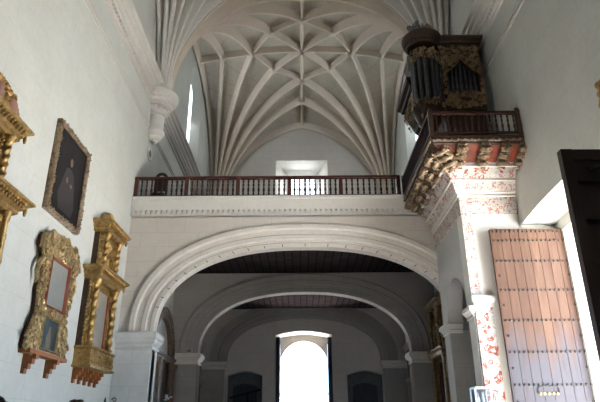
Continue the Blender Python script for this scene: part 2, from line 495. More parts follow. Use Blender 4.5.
# ------------------------------------------------ fan vault with star ribs
Z0, RV = 16.75, 8.75
def fz(r):
    r = min(max(r, 0), RV); return math.sqrt(max(0, RV*RV-(RV-r)**2))
def dome(x, y, yc, b):
    return .95*max(0, 1-((x-AX)/7.3)**2)*max(0, 1-((y-yc)/b)**2)
def vault_quadrant(mb, cx, cy, sx, sy, a, b, yc, zoff=.12, na=26, nr=22):
    rows = []
    for i in range(na+1):
        th = PI/2*i/na
        c, s_ = math.cos(th), math.sin(th)
        rm = min(a/c if c > 1e-6 else 1e9, b/s_ if s_ > 1e-6 else 1e9)
        row = []
        for j in range(nr+1):
            r = rm*(j/nr)**1.8
            x, y = cx+sx*r*c, cy+sy*r*s_
            row.append((x, y, Z0+fz(r)+dome(x, y, yc, b)+zoff))
        rows.append(row)
    mb.strip(rows)
def rib_part(pts2, cx, cy, yc, b, corner, w=.30, h=.40, fixed=None):
    """rib following the vault; pts2 = plan polyline in world xy"""
    path = []
    for x, y in pts2:
        r = math.hypot(x-cx, y-cy) if corner else RV
        path.append(Vector((x, y, Z0+fz(r)+dome(x, y, yc, b))))
    rows = [[] for _ in range(8)]
    n = len(path)
    for i, p in enumerate(path):
        d = (path[min(i+1, n-1)]-path[max(i-1, 0)]).normalized()
        hd = Vector((pts2[-1][0]-pts2[0][0], pts2[-1][1]-pts2[0][1], 0)).normalized()
        side = Vector((-hd.y, hd.x, 0))
        nrm = d.cross(side).normalized()
        if nrm.z > 0 and True:
            nrm = -nrm
        if abs(nrm.z) < .02:
            nrm = Vector((hd.x, hd.y, -.02)).normalized()
        prof = [(-.5, -1.1), (-.5, .12), (-.34, .30), (-.34, .72), (-.16, 1.0), (.16, 1.0), (.34, .72), (.34, .30), (.5, .12), (.5, -1.1)]
        for k2, (u, v) in enumerate(prof):
            if k2 >= len(rows): rows.append([])
            rows[k2].append(p + side*(u*w) + nrm*(v*h))
    mb = MB().strip(rows); return mb
def line2(p, q, n=26, pw=1.0):
    return [(p[0]+(q[0]-p[0])*(i/n)**pw, p[1]+(q[1]-p[1])*(i/n)**pw) for i in range(n+1)]
def make_bay(y0, y1, halves, label, name, rmat):
    yc, b, a = (y0+y1)/2, (y1-y0)/2, 7.3
    mb = MB()
    for sx, cx in ((1, WL), (-1, WR)):
        for sy, cy in ((1, y0), (-1, y1)):
            vault_quadrant(mb, cx, cy, sx, sy, a, b, yc)
    web = mb.build(name, M['web'], smooth=True, fix=False)
    struct(web, label, 'vault ceiling')
    for sx, cx in ((1, WL), (-1, WR)):
        for sy, cy in ((1, y0), (-1, y1)):
            if sy not in halves: continue
            P = lambda u, v: (cx+sx*u, cy+sy*v)
            B = b-9
            for tgt in ((1.75, b), (3.85, b), (a-2.05, b-2.05), (a, b-3.35), (a, 3.1)):
                rib_part(line2(P(.34, .10), P(*tgt), 30, 1.8), cx+sx*.34, cy+sy*.1, yc, b, True, .32, .46).build('rib', rmat, web, True)
            rib_part(line2(P(.30, .10), P(a, .14), 30, 1.8), cx+sx*.3, cy+sy*.1, yc, b, True, .26, .34).build('rib', rmat, web, True)
            rib_part(line2(P(.17, .0), P(.17, b), 30, 1.8), cx, cy, yc, b, True, .36, .34).build('rib', rmat, web, True)
            rib_part(line2(P(a-2.05, b-2.05), P(a, b), 6), cx, cy, yc, b, False).build('rib', rmat, web, True)
            for p, q in (((3.85, b), (a-2.05, b-2.05)), ((a-2.05, b-2.05), (a, b-3.35))):
                rib_part(line2(P(*p), P(*q), 6), cx, cy, yc, b, False, .26, .34).build('rib', rmat, web, True)
            if sy == -1 or len(halves) == 1: rib_part(line2(P(0, b), P(a, b), 14), cx, cy, yc, b, False, .26, .34).build('rib', rmat, web, True)
            if sx == 1: rib_part(line2(P(a, 0), P(a, b), 14), cx, cy, yc, b, False, .26, .34).build('rib', rmat, web, True)
            for u, v in ((1.75, b), (3.85, b), (a-2.05, b-2.05), (a, b-3.35), (a, 3.1), (a, b)):
                x, y = P(u, v)
                z = Z0+RV+dome(x, y, yc, b)-.3
                MB().lathe([(.10, -.16), (.2, -.12), (.24, 0), (.24, .2)], (x, y, z), 14).build('boss', rmat, web, True)
    return web
YB = 23.4
make_bay(YB, YF, (1, -1), 'ribbed star vault over the choir loft', 'ceiling_vault', M['rib'])
make_bay(5.8, YB, (-1,), 'ribbed vault over the nave before the loft', 'ceiling_nave', M['stone_pale'])
# transverse arch between the two bays is the shared fan of ribs; flat cover farther back
cv = MB().box(WL-.1, WR+.1, -12.4, 5.8, 25.9, 26.4).build('ceiling_back', M['web'])
struct(cv, 'plain vault over the viewer', 'ceiling')
# lid above the vault so that no daylight leaks in
ld = MB().box(WL-2, WR+1.6, -12.8, YF+2.4, ZT, ZT+.5).build('roof', M['web'])
struct(ld, 'church roof above the vaults', 'roof')

# ------------------------------------------------ cornices of the nave walls
def cornice(side, y0, y1, dent=True):
    mb = MB()
    s_ = 1 if side == 'left' else -1
    x = WL if side == 'left' else WR
    z = 16.15
    prof = [(0,z),(.09,z),(.09,z+.10),(.04,z+.13),(.16,z+.16),(.16,z+.32),(.10,z+.35),(.25,z+.40),(.25,z+.50),(.18,z+.55),(.34,z+.66),(.36,z+.76),(.28,z+.81),(.45,z+.88),(.45,z+1.0),(.40,z+1.04),(.56,z+1.12),(.56,z+1.22),(0,z+1.3)]
    mb.prism([(x+s_*o, zz) for o, zz in prof], lambda u, v, t: (u, y0+(y1-y0)*t, v))
    if dent:
        n = int((y1-y0)/.22)
        for i in range(n):
            y = y0+.22*i
            mb.box(x, x+s_*.215, y, y+.11, z+.16, z+.30)
    zz = 14.8
    for q in (0, .2):
        mb.prism([(x, zz+q), (x+s_*.05, zz+q+.02), (x+s_*.05, zz+q+.09), (x, zz+q+.12)], lambda u, v, t: (u, y0+(y1-y0)*t, v))
    return mb
o = cornice('left', -11.9, YF).build('trim_1', M['trim']); struct(o, 'moulded dentil cornice along the frame-hung wall', 'cornice')
o = cornice('right', -11.9, YF).build('trim_2', M['trim']); struct(o, 'moulded dentil cornice along the organ wall', 'cornice')

# corbels that carry the vault ribs
def corbel(x, y, label):
    prof = [(.02,-2.75),(.10,-2.73),(.16,-2.66),(.14,-2.60),(.24,-2.55),(.31,-2.45),(.30,-2.38),(.38,-2.32),(.44,-2.2),(.44,-2.1),(.39,-2.05),
            (.37,-1.98),(.37,-1.3),(.44,-1.28),(.44,-1.18),(.38,-1.15),(.54,-1.08),(.54,-.9),(.48,-.88),(.68,-.84),(.70,-.72),(.62,-.69),(.82,-.62),(.84,-.50),(.76,-.47),(.96,-.38),(.98,-.18),(.90,-.08),
            (.70,0),(.62,.2),(.60,.7),(.5,1.3),(.3,1.9)]
    e = MB().lathe(prof, (x, y, 16.95), 30).build('corbel', M['stone_pale'], None, True)
    struct(e, label, 'corbel')
    d = MB()
    for i in range(22):
        a = 2*PI*i/22
        d.obox((x+.56*math.cos(a), y+.56*math.sin(a), 16.95-.99), ((math.cos(a), math.sin(a), 0), (-math.sin(a), math.cos(a), 0), (0,0,1)), (.1,.09,.15))
    d.build('dentil', M['stone_pale'], e)
corbel(WL+.22, YB, 'round moulded stone corbel on the frame-hung wall')
corbel(WR-.22, YB, 'round moulded stone corbel behind the organ')

# ------------------------------------------------ loft front : first arch
H1, ZS1, R1 = 5.9, E+3.6, 3.42
f1 = lambda u, t, z: (u, YL+.45*t, z)
w1 = arch_plate(MB(), f1, WL, WR, 0, 9.96, AX, H1, ZS1, R1).build('wall_loft_front', M['wall_x'], None)
struct(w1, 'wide basket arch wall carrying the choir loft', 'arch wall')
fm = lambda u, p, z: (u, YL-p, z)
am = arch_mould(MB(), fm, AX, H1, ZS1, R1, [(0,0),(0,.07),(.16,.07),(.20,.03),(.30,.03),(.34,.10),(.50,.10),(.54,.05),(.74,.05),(.80,.12),(.96,.12),(1.02,0)]).build('trim_3', M['stone'], None, True)
struct(am, 'moulded archivolt around the first wide arch', 'arch moulding')
tk = MB()
cc = arch_curve(AX, H1, ZS1, R1, 2.35, 56)
for i in range(4, 53, 2):
    u, z = cc[i]
    du, dz = u-AX, (z-ZS1+.6); L = math.hypot(du, dz); n_ = (du/L, dz/L)
    tk.obox((u+n_[0]*.06, YL-.078, z+n_[1]*.06), ((n_[0],0,n_[1]), (0,1,0), (-n_[1],0,n_[0])), (.12,.02,.025))
tk.build('joint', M['iron'], am)
# fascia below the railing
fa = MB().prism([(0,10.0),(.17,10.0),(.17,10.04),(.0,10.05),(.0,10.21),(.17,10.22),(.17,10.70),(.20,10.74),(.20,10.85),(0,10.85)],
                lambda u, v, t: (WL+(5.0-WL)*t, YL-u, v))
n = int((5.0-WL)/.215)
for i in range(n):
    x = WL+.05+.215*i
    fa.box(x, x+.135, YL-.165, YL-.0, 10.03, 10.23)
fao = fa.build('trim_4', M['stone_pale']); struct(fao, 'cream stone fascia with a dentil row under the railing', 'fascia')
lfl = MB().box(WL, WR, YL-.05, YL+.5, 10.0, ZF-.005).build('trim_9', M['stone_pale']); struct(lfl, 'stone edge of the choir loft floor', 'floor edge')

def pier(x0, x1, y0, y1, ztop, mat, label, sides=(1,1,1,1), h=.5):
    e = MB().box(x0, x1, y0, y1, 0, ztop-h).build('pier', mat)
    struct(e, label, 'pier')
    p = [(0,ztop-h-.02),(.05,ztop-h),(.07,ztop-h+.06),(.03,ztop-h+.09),(.03,ztop-h+.16),(.10,ztop-h+.22),(.16,ztop-h*.45),(.20,ztop-h*.4),(.20,ztop-.06),(.17,ztop),(0,ztop)]
    MB().rings(x0, x1, y0, y1, p, sides).build('capital', M['stone'] if mat != M['pier'] else mat, e)
    MB().rings(x0, x1, y0, y1, [(.14,0),(.14,.5),(.08,.58),(.0,.7)], sides).build('base', mat, e)
    return e
pier(WL+.02, AX-H1, YL-.16, YL+.75, ZS1-.02, M['pier'], 'whitewashed pier under the near arch beside the gilt frames', (0,1,1,1), .62)
pier(AX+H1, WR-.02, YL+.02, YL+.75, ZS1-.02, M['stone'], 'pier under the near arch, behind the organ pier', (1,0,0,1), .6)

# second arch and far blind arch
H2, ZS2, R2 = 5.75, E+3.95, 3.3
f2 = lambda u, t, z: (u, YM+.6*t, z)
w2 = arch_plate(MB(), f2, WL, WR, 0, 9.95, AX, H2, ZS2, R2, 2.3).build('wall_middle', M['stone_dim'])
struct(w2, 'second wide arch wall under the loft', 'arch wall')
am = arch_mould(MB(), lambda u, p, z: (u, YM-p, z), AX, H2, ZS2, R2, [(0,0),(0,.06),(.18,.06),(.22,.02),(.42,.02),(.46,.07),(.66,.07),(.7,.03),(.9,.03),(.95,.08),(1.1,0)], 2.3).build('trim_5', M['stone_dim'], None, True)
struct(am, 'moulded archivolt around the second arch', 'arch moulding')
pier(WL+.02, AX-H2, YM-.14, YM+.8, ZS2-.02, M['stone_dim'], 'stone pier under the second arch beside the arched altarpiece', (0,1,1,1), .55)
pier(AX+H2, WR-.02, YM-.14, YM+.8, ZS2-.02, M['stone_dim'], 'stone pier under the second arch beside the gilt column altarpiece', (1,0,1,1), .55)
w3 = arch_mould(MB(), lambda u, p, z: (u, YF-p, z), AX, 5.55, E+4.6, 3.1, [(-.1,0),(-.1,.25),(.2,.25),(.24,.15),(.5,.15),(.54,.28),(.8,.28),(.84,.18),(1.1,.18),(1.15,0)], 2.3).build('trim_6', M['stone_dim'], None, True)
struct(w3, 'blind arch moulding on the far wall', 'arch moulding')
pier(WL+.02, AX-5.6, YF-.3, YF, E+4.6, M['stone_dim'], 'flat pilaster of the far wall near the boarded recess', (0,1,1,0), .5)
pier(AX+5.6, WR-.02, YF-.3, YF, E+4.6, M['stone_dim'], 'flat pilaster of the far wall near the plain recess', (1,0,1,0), .5)

# west portal leaves
for s_, lab in ((-1, 'blue grey door leaf folded back, boarded recess side of the portal'), (1, 'blue grey door leaf folded back, plain recess side of the portal')):
    x = AX+s_*1.90
    d = MB().box(min(x-s_*.19, x+s_*.08), max(x-s_*.19, x+s_*.08), YF-.02, YF+1.5, 0, 7.9).build('door_%d' % (3 if s_ < 0 else 4), M['west_leaf'])
    struct(d, lab, 'door')
    q = MB()
    for z in (.4, 2.2, 4.0, 5.8, 7.4): q.box(min(x-s_*.22, x+s_*.08), max(x-s_*.22, x+s_*.08), YF-.03, YF+1.5, z, z+.16)
    q.build('rail', M['west_leaf'], d)
# recesses
for kx, (a, b) in enumerate(NI):
    c = (a+b)/2
    poly = [(a+.01, 0)] + [(a+.01+(b-a-.02)*i/12, 5.28+.27*math.sin(PI*i/12)) for i in range(13)] + [(b-.01, 0)]
    d = MB().prism(poly, lambda u, v, t: (u, YF+.6+.09*t, v)).build('door_%d' % (5+kx), M['niche_door'])
    struct(d, ('closed dark door in the recess braced with boards', 'closed dark door in the plain recess')[kx], 'door')
    pl2 = [(a+.4, 0)] + [(a+.4+(b-a-.8)*i/12, 4.55+.22*math.sin(PI*i/12)) for i in range(13)] + [(b-.4, 0)]
    q = MB().prism(pl2, lambda u, v, t: (u, YF+.5+.09*t, v)); q.build('panel', M['west_leaf'], d)
e = empty('board_brace', 'dark boards propped across the left far recess', 'boards', (NI[0][0]+.1, YF+.25, 0))
for (x0, z0, x1, z1) in ((.1, 3.8, 2.25, 4.35), (.3, 3.25, 2.1, 2.3), (1.35, 4.2, 1.3, .05)):
    p, q_ = Vector((x0, 0, z0)), Vector((x1, .02, z1)); d_ = (q_-p).normalized()
    MB().obox((p+q_)/2, (d_, Vector((0,1,0)), d_.cross(Vector((0,1,0)))), ((q_-p).length, .06, .14)).build('board', M['black'], e)

# ------------------------------------------------ choir railing
def baluster_mb(h, r=.05, n=8):
    return MB().lathe([(r*.7,0),(r*.7,h*.08),(r*1.0,h*.1),(r*.6,h*.16),(r*1.05,h*.3),(r*.95,h*.38),(r*.5,h*.52),(r*.95,h*.62),(r*.55,h*.74),(r*.95,h*.86),(r*.7,h*.9),(r*.7,h)], (0,0,0), n)
XE = 4.3
ra = empty('choir_railing', 'long red brown wooden railing along the choir loft front', 'railing', (WL, YL, ZF))
LR = XE-WL
MB().rings(0, LR, -.07, .07, [(0,.85),(.02,.87),(.02,.94),(0,.97)], (0,0,1,1)).build('top_rail', M['rail'], ra)
MB().box(0, LR, -.05, .05, .04, .10).build('bottom_rail', M['rail'], ra)
posts = [0.09, 2.25, 4.45, 6.65, 8.85, LR-.08]
pm = MB().box(-.085, .085, -.085, .085, 0, .86); b0 = baluster_mb(.76)
po = bo = None
for i, x in enumerate(posts):
    if po is None: po = pm.build('post', M['rail'], ra); po.location = (x, 0, 0)
    else: copy_part(po, ra, (x, 0, 0))
for i in range(len(posts)-1):
    x0, x1 = posts[i], posts[i+1]; n = 9
    for k in range(1, n+1):
        x = x0+(x1-x0)*k/(n+1)
        if bo is None: bo = b0.build('baluster', M['baluster'], ra, True); bo.location = (x, 0, .1)
        else: copy_part(bo, ra, (x, 0, .1))

# tall arched chair in the loft
ch = empty('choir_chair', 'dark arched high-back chair behind the choir railing', 'chair', (-6.25, 23.0, ZF))
poly = [(-.3,.0),(-.3,1.35)] + [(-.3*math.cos(PI*i/12), 1.35+.32*math.sin(PI*i/12)) for i in range(13)] + [(.3,1.35),(.3,0),(.2,0),(.2,1.33)] + \
       [(.2*math.cos(PI*i/12), 1.33+.22*math.sin(PI*i/12)) for i in range(13)] + [(-.2,1.33),(-.2,0)]
MB().prism(poly, lambda u, v, t: (u, .0+.07*t, v)).build('back_frame', M['dark_wood'], ch)
MB().box(-.2, .2, .02, .05, .75, 1.35).build('back_panel', M['dark_wood'], ch)
MB().box(-.3, .3, -.5, .0, .42, .48).build('seat', M['dark_wood'], ch)
for x in (-.27, .27): MB().box(x-.03, x+.03, -.48, -.42, 0, .42).build('leg', M['dark_wood'], ch)
# small round vent in the wall
vt = MB().lathe([(.0,0),(.2,0),(.2,.06),(.30,.07),(.33,.0)], (0,0,0), 20)
vo = vt.build('wall_vent', M['stone_pale'], None, True); vo.location = (WL+.0, 23.55, 13.75); vo.rotation_euler = (0, PI/2, 0)
struct(vo, 'small round vent below the stone corbel', 'vent')
d = MB().lathe([(0,.01),(.19,.015)], (0,0,0), 20).build('grille', M['black'], vo)

# ================================================================== ORGAN PIER AND TRIBUNE
PX, PY = 5.55, 18.0
ZP = E+7.5
# pier body : front slab, back slab, arched side wall
ps = MB().box(PX, WR, PY, PY+.62, 0, ZP+1.6)
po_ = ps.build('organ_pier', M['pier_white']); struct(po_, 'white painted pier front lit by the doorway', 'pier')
sd = arch_plate(MB(), lambda u, t, z: (PX+.55*t, u, z), PY+.62, YL, 0, ZP+1.6, 19.95, 1.3, E+3.75, 1.35, 2.0, 32)
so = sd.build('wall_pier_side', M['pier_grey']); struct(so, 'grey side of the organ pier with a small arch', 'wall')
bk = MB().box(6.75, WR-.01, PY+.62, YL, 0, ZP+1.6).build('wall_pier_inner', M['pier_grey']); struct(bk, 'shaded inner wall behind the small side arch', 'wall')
st = MB().rings(PX+.02, 6.75, 21.22, YL-.01, [(0,0),(0,5.05),(.06,5.1),(.06,5.2),(.1,5.25),(.1,5.34),(0,5.36)], (0,0,1,0)).build('trim_7', M['stone_dim']); struct(st, 'brown stone jamb with an impost ledge inside the small side arch', 'wall')
im = MB()
for (y0, y1) in ((PY+.02, 18.63), (21.25, YL)):
    im.rings(PX, PX+.5, y0, y1, [(0,4.95),(.05,4.97),(.05,5.05),(.12,5.15),(.16,5.18),(.16,5.30),(0,5.32)], (1,0,1,1))
imo = im.build('trim_8', M['stone_pale']); struct(imo, 'small impost mouldings of the side arch', 'impost')
# painted pilaster on the front
pl = MB().box(PX+.03, 6.15, PY-.12, PY-.002, 0, 5.25).build('painted_pilaster', M['painted_pier'])
struct(pl, 'narrow pilaster painted with red and blue garlands beside the plank door', 'pilaster')
MB().rings(PX+.03, 6.15, PY-.12, PY-.002, [(0,5.25),(.04,5.28),(.04,5.34),(.02,5.36),(.07,5.46),(.09,5.5),(.09,5.6),(0,5.63)], (1,1,1,0)).build('capital', M['pier_white'], pl)
eb = MB().box(PX-.012, PX+.32, PY-.012, PY-.001, 5.7, ZP-.3).build('painted_border', M['painted_fine'], pl)
# stepped painted cornice (L shaped, mitred)
def lsweep(prof):
    """prof (outset, z) swept round the corner of the pier: side (along y) then front (along x)"""
    rows = []
    for o_, z in prof:
        rows.append([(PX-o_, YL-.02, z), (PX-o_, PY-o_, z), (WR-.01, PY-o_, z)])
    mb = MB().strip(rows)
    return mb
pc = lsweep([(0,ZP-.62),(.03,ZP-.6),(.03,ZP+.02)]).build('painted_cornice', M['painted_fine'])
tag(pc, 'stepped cornice painted with red and blue scrolls under the organ balcony', 'cornice')
pc['kind'] = 'structure'
lsweep([(.03,ZP),(.10,ZP+.02),(.10,ZP+.07),(.06,ZP+.09),(.14,ZP+.16),(.14,ZP+.2)]).build('moulding', M['stone'], pc)
lsweep([(.14,ZP+.2),(.16,ZP+.22),(.26,ZP+.48),(.27,ZP+.5)]).build('frieze', M['painted_fine'], pc)
lsweep([(.27,ZP+.5),(.33,ZP+.51),(.33,ZP+.57),(.30,ZP+.58)]).build('moulding', M['stone'], pc)
lsweep([(.30,ZP+.58),(.40,ZP+.70),(.50,ZP+.90),(.52,ZP+.92)]).build('frieze', M['painted'], pc)
lsweep([(.52,ZP+.92),(.58,ZP+.93),(.58,ZP+.99),(.55,ZP+1.0)]).build('moulding', M['stone'], pc)
lsweep([(.55,ZP+1.0),(.68,ZP+1.22),(.72,ZP+1.24),(.72,ZP+1.3),(0,ZP+1.31)]).build('frieze', M['painted'], pc)

# balcony
BX, BY, BZ = 4.42, 16.5, 10.72
bal = empty('organ_balcony', 'dark carved wooden balcony in front of the organ', 'balcony', (BX, BY, BZ))
L1, L2 = WR-BX-.02, YL-BY-.02
fl_ = MB().prism([(0,0),(L1,0),(L1,L2+1.3),(1.0,L2+1.3),(1.0,L2),(0,L2)], lambda u, v, t: (u, v, -.12+.12*t)); fl_.build('deck', M['organ_wood'], bal)
zz_ = ZP+1.31-BZ
def lrim(prof):
    rows = [[(o_, L2, z), (o_, o_, z), (L1, o_, z)] for o_, z in prof]
    return MB().strip(rows)
lrim([(.7,-.34),(.06,-.30),(.03,-.26),(.03,-.2),(-.04,-.14),(-.05,-.02),(-.02,.02),(.12,.02)]).build('cornice', M['organ_wood'], bal)
# red soffit panels and carved consoles
sp = MB()
sp.strip([[(.1,.1,-.31),(L1,.1,-.31)],[(.78,.78,-.62),(L1,.78,-.62)]]); sp.build('soffit_panel', M['red_panel'], bal)
sp = MB().strip([[(.1,L2,-.31),(.1,.1,-.31)],[(.78,L2,-.62),(.78,.78,-.62)]]); sp.build('soffit_panel', M['organ_wood'], bal)
def scroll(mb, c, ux, uz, r, turns=1.4, th=.03, seg=16, sgn=1, a0=0):
    pts = []; rr = []
    ux, uz = Vector(ux), Vector(uz); c = Vector(c)
    for i in range(seg+1):
        t = i/seg; a = a0+sgn*2*PI*turns*t; q = r*(1-.82*t)
        pts.append(c+ux*q*math.cos(a)+uz*q*math.sin(a)); rr.append(th*(1-.45*t))
    mb.tube(pts, rr, 5)
def console(seedn, big=1.0):
    """acanthus console; local: outward = -y, top at z 0, inner at y=0"""
    rnd = random.Random(seedn); mb = MB()
    poly = [(0,0),(-.82,0),(-.86,-.1),(-.74,-.2),(-.52,-.22),(-.34,-.32),(-.2,-.46),(0,-.52)]
    w = .13*big
    mb.prism(poly, lambda u, v, t: ((t-.5)*2*w, u, v))
    for sx in (-1, 1):
        scroll(mb, (sx*w*1.05, -.66, -.14), (0,1,0), (0,0,1), .15, 1.5, .035)
        scroll(mb, (sx*w*1.05, -.2, -.33), (0,-1,0), (0,0,1), .14, 1.4, .03)
    for q in range(3):
        y0_ = -.74+.26*q; z0_ = -.22-.13*q
        mb.tube([(-w*1.15, y0_, z0_), (-w*.6, y0_-.07, z0_-.06), (0, y0_-.10, z0_-.09), (w*.6, y0_-.07, z0_-.06), (w*1.15, y0_, z0_)], [.05, .085, .10, .085, .05], 7)
    for i in range(7):
        t = i/6; y = -.86+.8*t; z = -.24-.36*t**1.2
        for sx in (-1, 0, 1):
            mb.ball((sx*w*.8+rnd.uniform(-.02,.02), y+rnd.uniform(-.03,.03), z+rnd.uniform(-.04,.02)), (rnd.uniform(.04,.07), rnd.uniform(.06,.10), .035*big), Euler((rnd.uniform(-.2,.7), 0, rnd.uniform(-.6,.6))))
    return mb
c0 = None
for i, x in enumerate((1.0, 1.78, 2.46, 3.08)):
    if c0 is None: c0 = console(1, 1.1).build('console', M['gold_rail'], bal, True); c0.location = (x, .84, -.22)
    else: copy_part(c0, bal, (x, .84, -.22))
c1 = None
for i in range(5):
    y = 1.0+1.02*i
    if c1 is None: c1 = console(2, 1.75).build('console', M['gold_rail'], bal, True); c1.location = (.84, y, -.22); c1.rotation_euler.z = -PI/2
    else: copy_part(c1, bal, (.84, y, -.22))
cc_ = console(3, 2.0).build('console', M['gold_rail'], bal, True); cc_.location = (.84, .84, -.22); cc_.rotation_euler.z = -PI/4
# carved band along the balcony edge
cb = MB(); rnd = random.Random(5)
for i in range(26):
    x = .06+i*(L1-.1)/26
    scroll(cb, (x, -.05, -.18), (1,0,0), (0,0,1), .06, 1.1, .018, 9, 1 if i % 2 else -1)
for i in range(44):
    y = .06+i*(L2-.1)/44
    scroll(cb, (-.05, y, -.18), (0,1,0), (0,0,1), .06, 1.1, .018, 9, 1 if i % 2 else -1)
cb.build('carved_band', M['gold_rail'], bal, True)
# rails
mb = MB().box(-.05, L1, -.05, .07, .83, .93).box(-.05, .07, .07, L2, .83, .93); mb.build('top_rail', M['baluster'], bal)
mb = MB().box(-.04, L1, -.03, .05, .08, .15).box(-.04, .05, .05, L2, .08, .15); mb.build('bottom_rail', M['baluster'], bal)
bb = baluster_mb(.69, .042)
first = None
for k in range(1, 15):
    x = .02+k*(L1-.05)/15
    if first is None: first = bb.build('baluster', M['baluster'], bal, True); first.location = (x, .01, .15)
    else: copy_part(first, bal, (x, .01, .15))
for k in range(1, 26):
    copy_part(first, bal, (.01, .02+k*(L2-.05)/26, .15))
pp = MB().box(-.07, .07, -.07, .07, 0, .97).lathe([(.02,.97),(.07,1.0),(.075,1.04),(.03,1.08),(0.0,1.09)], (0,0,0), 10)
p0 = pp.build('post', M['organ_wood'], bal); p0.location = (.01, .01, 0)
copy_part(p0, bal, (.01, L2-.04, 0)); copy_part(p0, bal, (L1-.08, .01, 0))

# ------------------------------------------------ organ
og = empty('pipe_organ', 'dark carved and gilded pipe organ on its balcony', 'organ', (5.9, 18.3, BZ))
OX, OY = 5.9, 18.3
def O(x, y, z): return (x-OX, y-OY, z-BZ)
def obx(mb, x0, x1, y0, y1, z0, z1): return mb.box(x0-OX, x1-OX, y0-OY, y1-OY, z0-BZ, z1-BZ)
ZC = E+14.28    # underside of the main cornice
mb = MB(); obx(mb, 5.6, 7.15, 18.6, 20.4, BZ, E+11.55); obx(mb, 5.05, 7.0, 18.75, 20.4, E+11.55, ZC)
mb.build('case', M['organ_wood'], og)
# flat compartment front
FX0, FX1, FY = 5.62, 7.18, 18.5
mb = MB()
obx(mb, FX0, FX0+.14, FY-.08, FY+.3, E+11.5, ZC); obx(mb, FX1-.14, FX1, FY-.08, FY+.3, E+11.5, ZC)
obx(mb, FX0, FX1, FY-.08, FY+.3, E+11.3, E+12.15)
# ogee spandrel over the pipes
cx = (FX0+FX1)/2; hw = (FX1-FX0)/2-.14
top = []
for i in range(25):
    u = -1+2*i/24; a = abs(u)
    z = 13.75-.78*(a**.65) if a < .55 else 13.75-.78*(.55**.65)-.55*(a-.55)
    top.append((cx+u*hw, E+z))
rowsA = [[O(u, FY-.06, z) for u, z in top], [O(u, FY-.06, ZC) for u, z in top]]
mb.strip(rowsA); mb.strip([[O(u, FY-.06, z) for u, z in top], [O(u, FY+.06, z) for u, z in top]])
ff_ = mb.build('front_frame', M['organ_wood'], og)
def carve_panel(mb, x0, x1, z0, z1, y, seed, n, r=(.05,.11), th=.016, mask=None, conv=None):
    rnd = random.Random(seed); k = 0; tries = 0
    conv = conv or (lambda x, yy, z: (x, yy, z))
    while k < n and tries < n*8:
        tries += 1
        x, z = rnd.uniform(x0, x1), rnd.uniform(z0, z1)
        if mask and not mask(x, z): continue
        q = rnd.uniform(*r); a0 = rnd.uniform(0, 2*PI); sg = rnd.choice((-1, 1))
        pts = []; rr = []
        for i in range(12):
            t = i/11; a = a0+sg*2*PI*1.25*t; w = q*(1-.8*t)
            pts.append(conv(x+w*math.cos(a), y-.012, z+w*math.sin(a))); rr.append(th*(1-.4*t))
        mb.tube(pts, rr, 4)
        lx, lz = x+q*1.2*math.cos(a0+1), z+q*1.2*math.sin(a0+1)
        if x0 < lx < x1 and z0 < lz < z1:
            mb.ball(conv(lx, y-.01, lz), (q*.42, th*1.2, q*.25), Euler((0, -a0, 0)))
        k += 1
    return mb
oc = lambda x, y, z: O(x, y, z)
def topz(x):
    a = min(1, abs(x-cx)/hw); return E+(13.75-.78*(a**.65) if a < .55 else 13.75-.78*(.55**.65)-.55*(a-.55))
cv_ = carve_panel(MB(), FX0+.02, FX1-.02, E+12.9, ZC-.02, FY-.07, 3, 170, (.04,.09), .017, lambda x, z: abs(x-cx) > hw or z > topz(x)+.04, oc)
for q in range(25):
    u, z = top[q]; cv_.ball(O(u, FY-.08, z), .03)
cv_.build('spandrel_carving', M['gold_old'], ff_, True)
carve_panel(MB(), FX0+.01, FX0+.13, E+11.5, E+13.6, FY-.09, 4, 80, (.035,.06), .015, None, oc).build('post_carving', M['gold_old'], ff_, True)
carve_panel(MB(), FX1-.13, FX1-.01, E+11.5, E+13.6, FY-.09, 5, 80, (.035,.06), .015, None, oc).build('post_carving', M['gold_old'], ff_, True)
carve_panel(MB(), FX0+.1, FX1-.1, E+11.4, E+12.12, FY-.09, 6, 110, (.05,.09), .017, None, oc).build('frieze_carving', M['gold_old'], ff_, True)
mb = MB().ball(O(cx, FY-.1, E+11.78), (.26, .05, .10)); mb.build('medallion', M['organ_wood'], og, True)
def pipe_mb(r, h):
    m = MB().lathe([(r*.45,0),(r,.22),(r,h)], (0,0,0), 12)
    m.ball((0,-r*.92,.32), (r*.55, r*.25, .06)); return m
pr = hw*2/7
for i in range(7):
    x = cx-hw+pr*(i+.5)
    h = topz(x)-(E+12.15)+.25
    p = pipe_mb(pr*.44, h).build('pipe', M['pipe'], og, True); p.location = O(x, FY+.16, E+12.12)
# canted section between flat part and turret
A = Vector((FX0, FY-.02, 0)); B_ = Vector((5.32, FY+.08, 0))
for z0, z1 in ((11.3, 12.3), (13.45, 14.1)):
    mb = MB(); mb.add([O(A.x, A.y, E+z0), O(B_.x, B_.y, E+z0), O(B_.x, B_.y, E+z1), O(A.x, A.y, E+z1),
            O(A.x, A.y+.25, E+z0), O(B_.x, B_.y+.25, E+z0), O(B_.x, B_.y+.25, E+z1), O(A.x, A.y+.25, E+z1)],
           [(0,1,2,3),(7,6,5,4),(0,4,5,1),(3,2,6,7)])
    mb.build('canted_panel', M['organ_wood'], og)
for i in range(4):
    t = (i+.5)/4; q = A.lerp(B_, t)
    p = pipe_mb(.034, 1.4).build('pipe', M['pipe_bright'], og, True); p.location = O(q.x, q.y+.06, E+12.25)
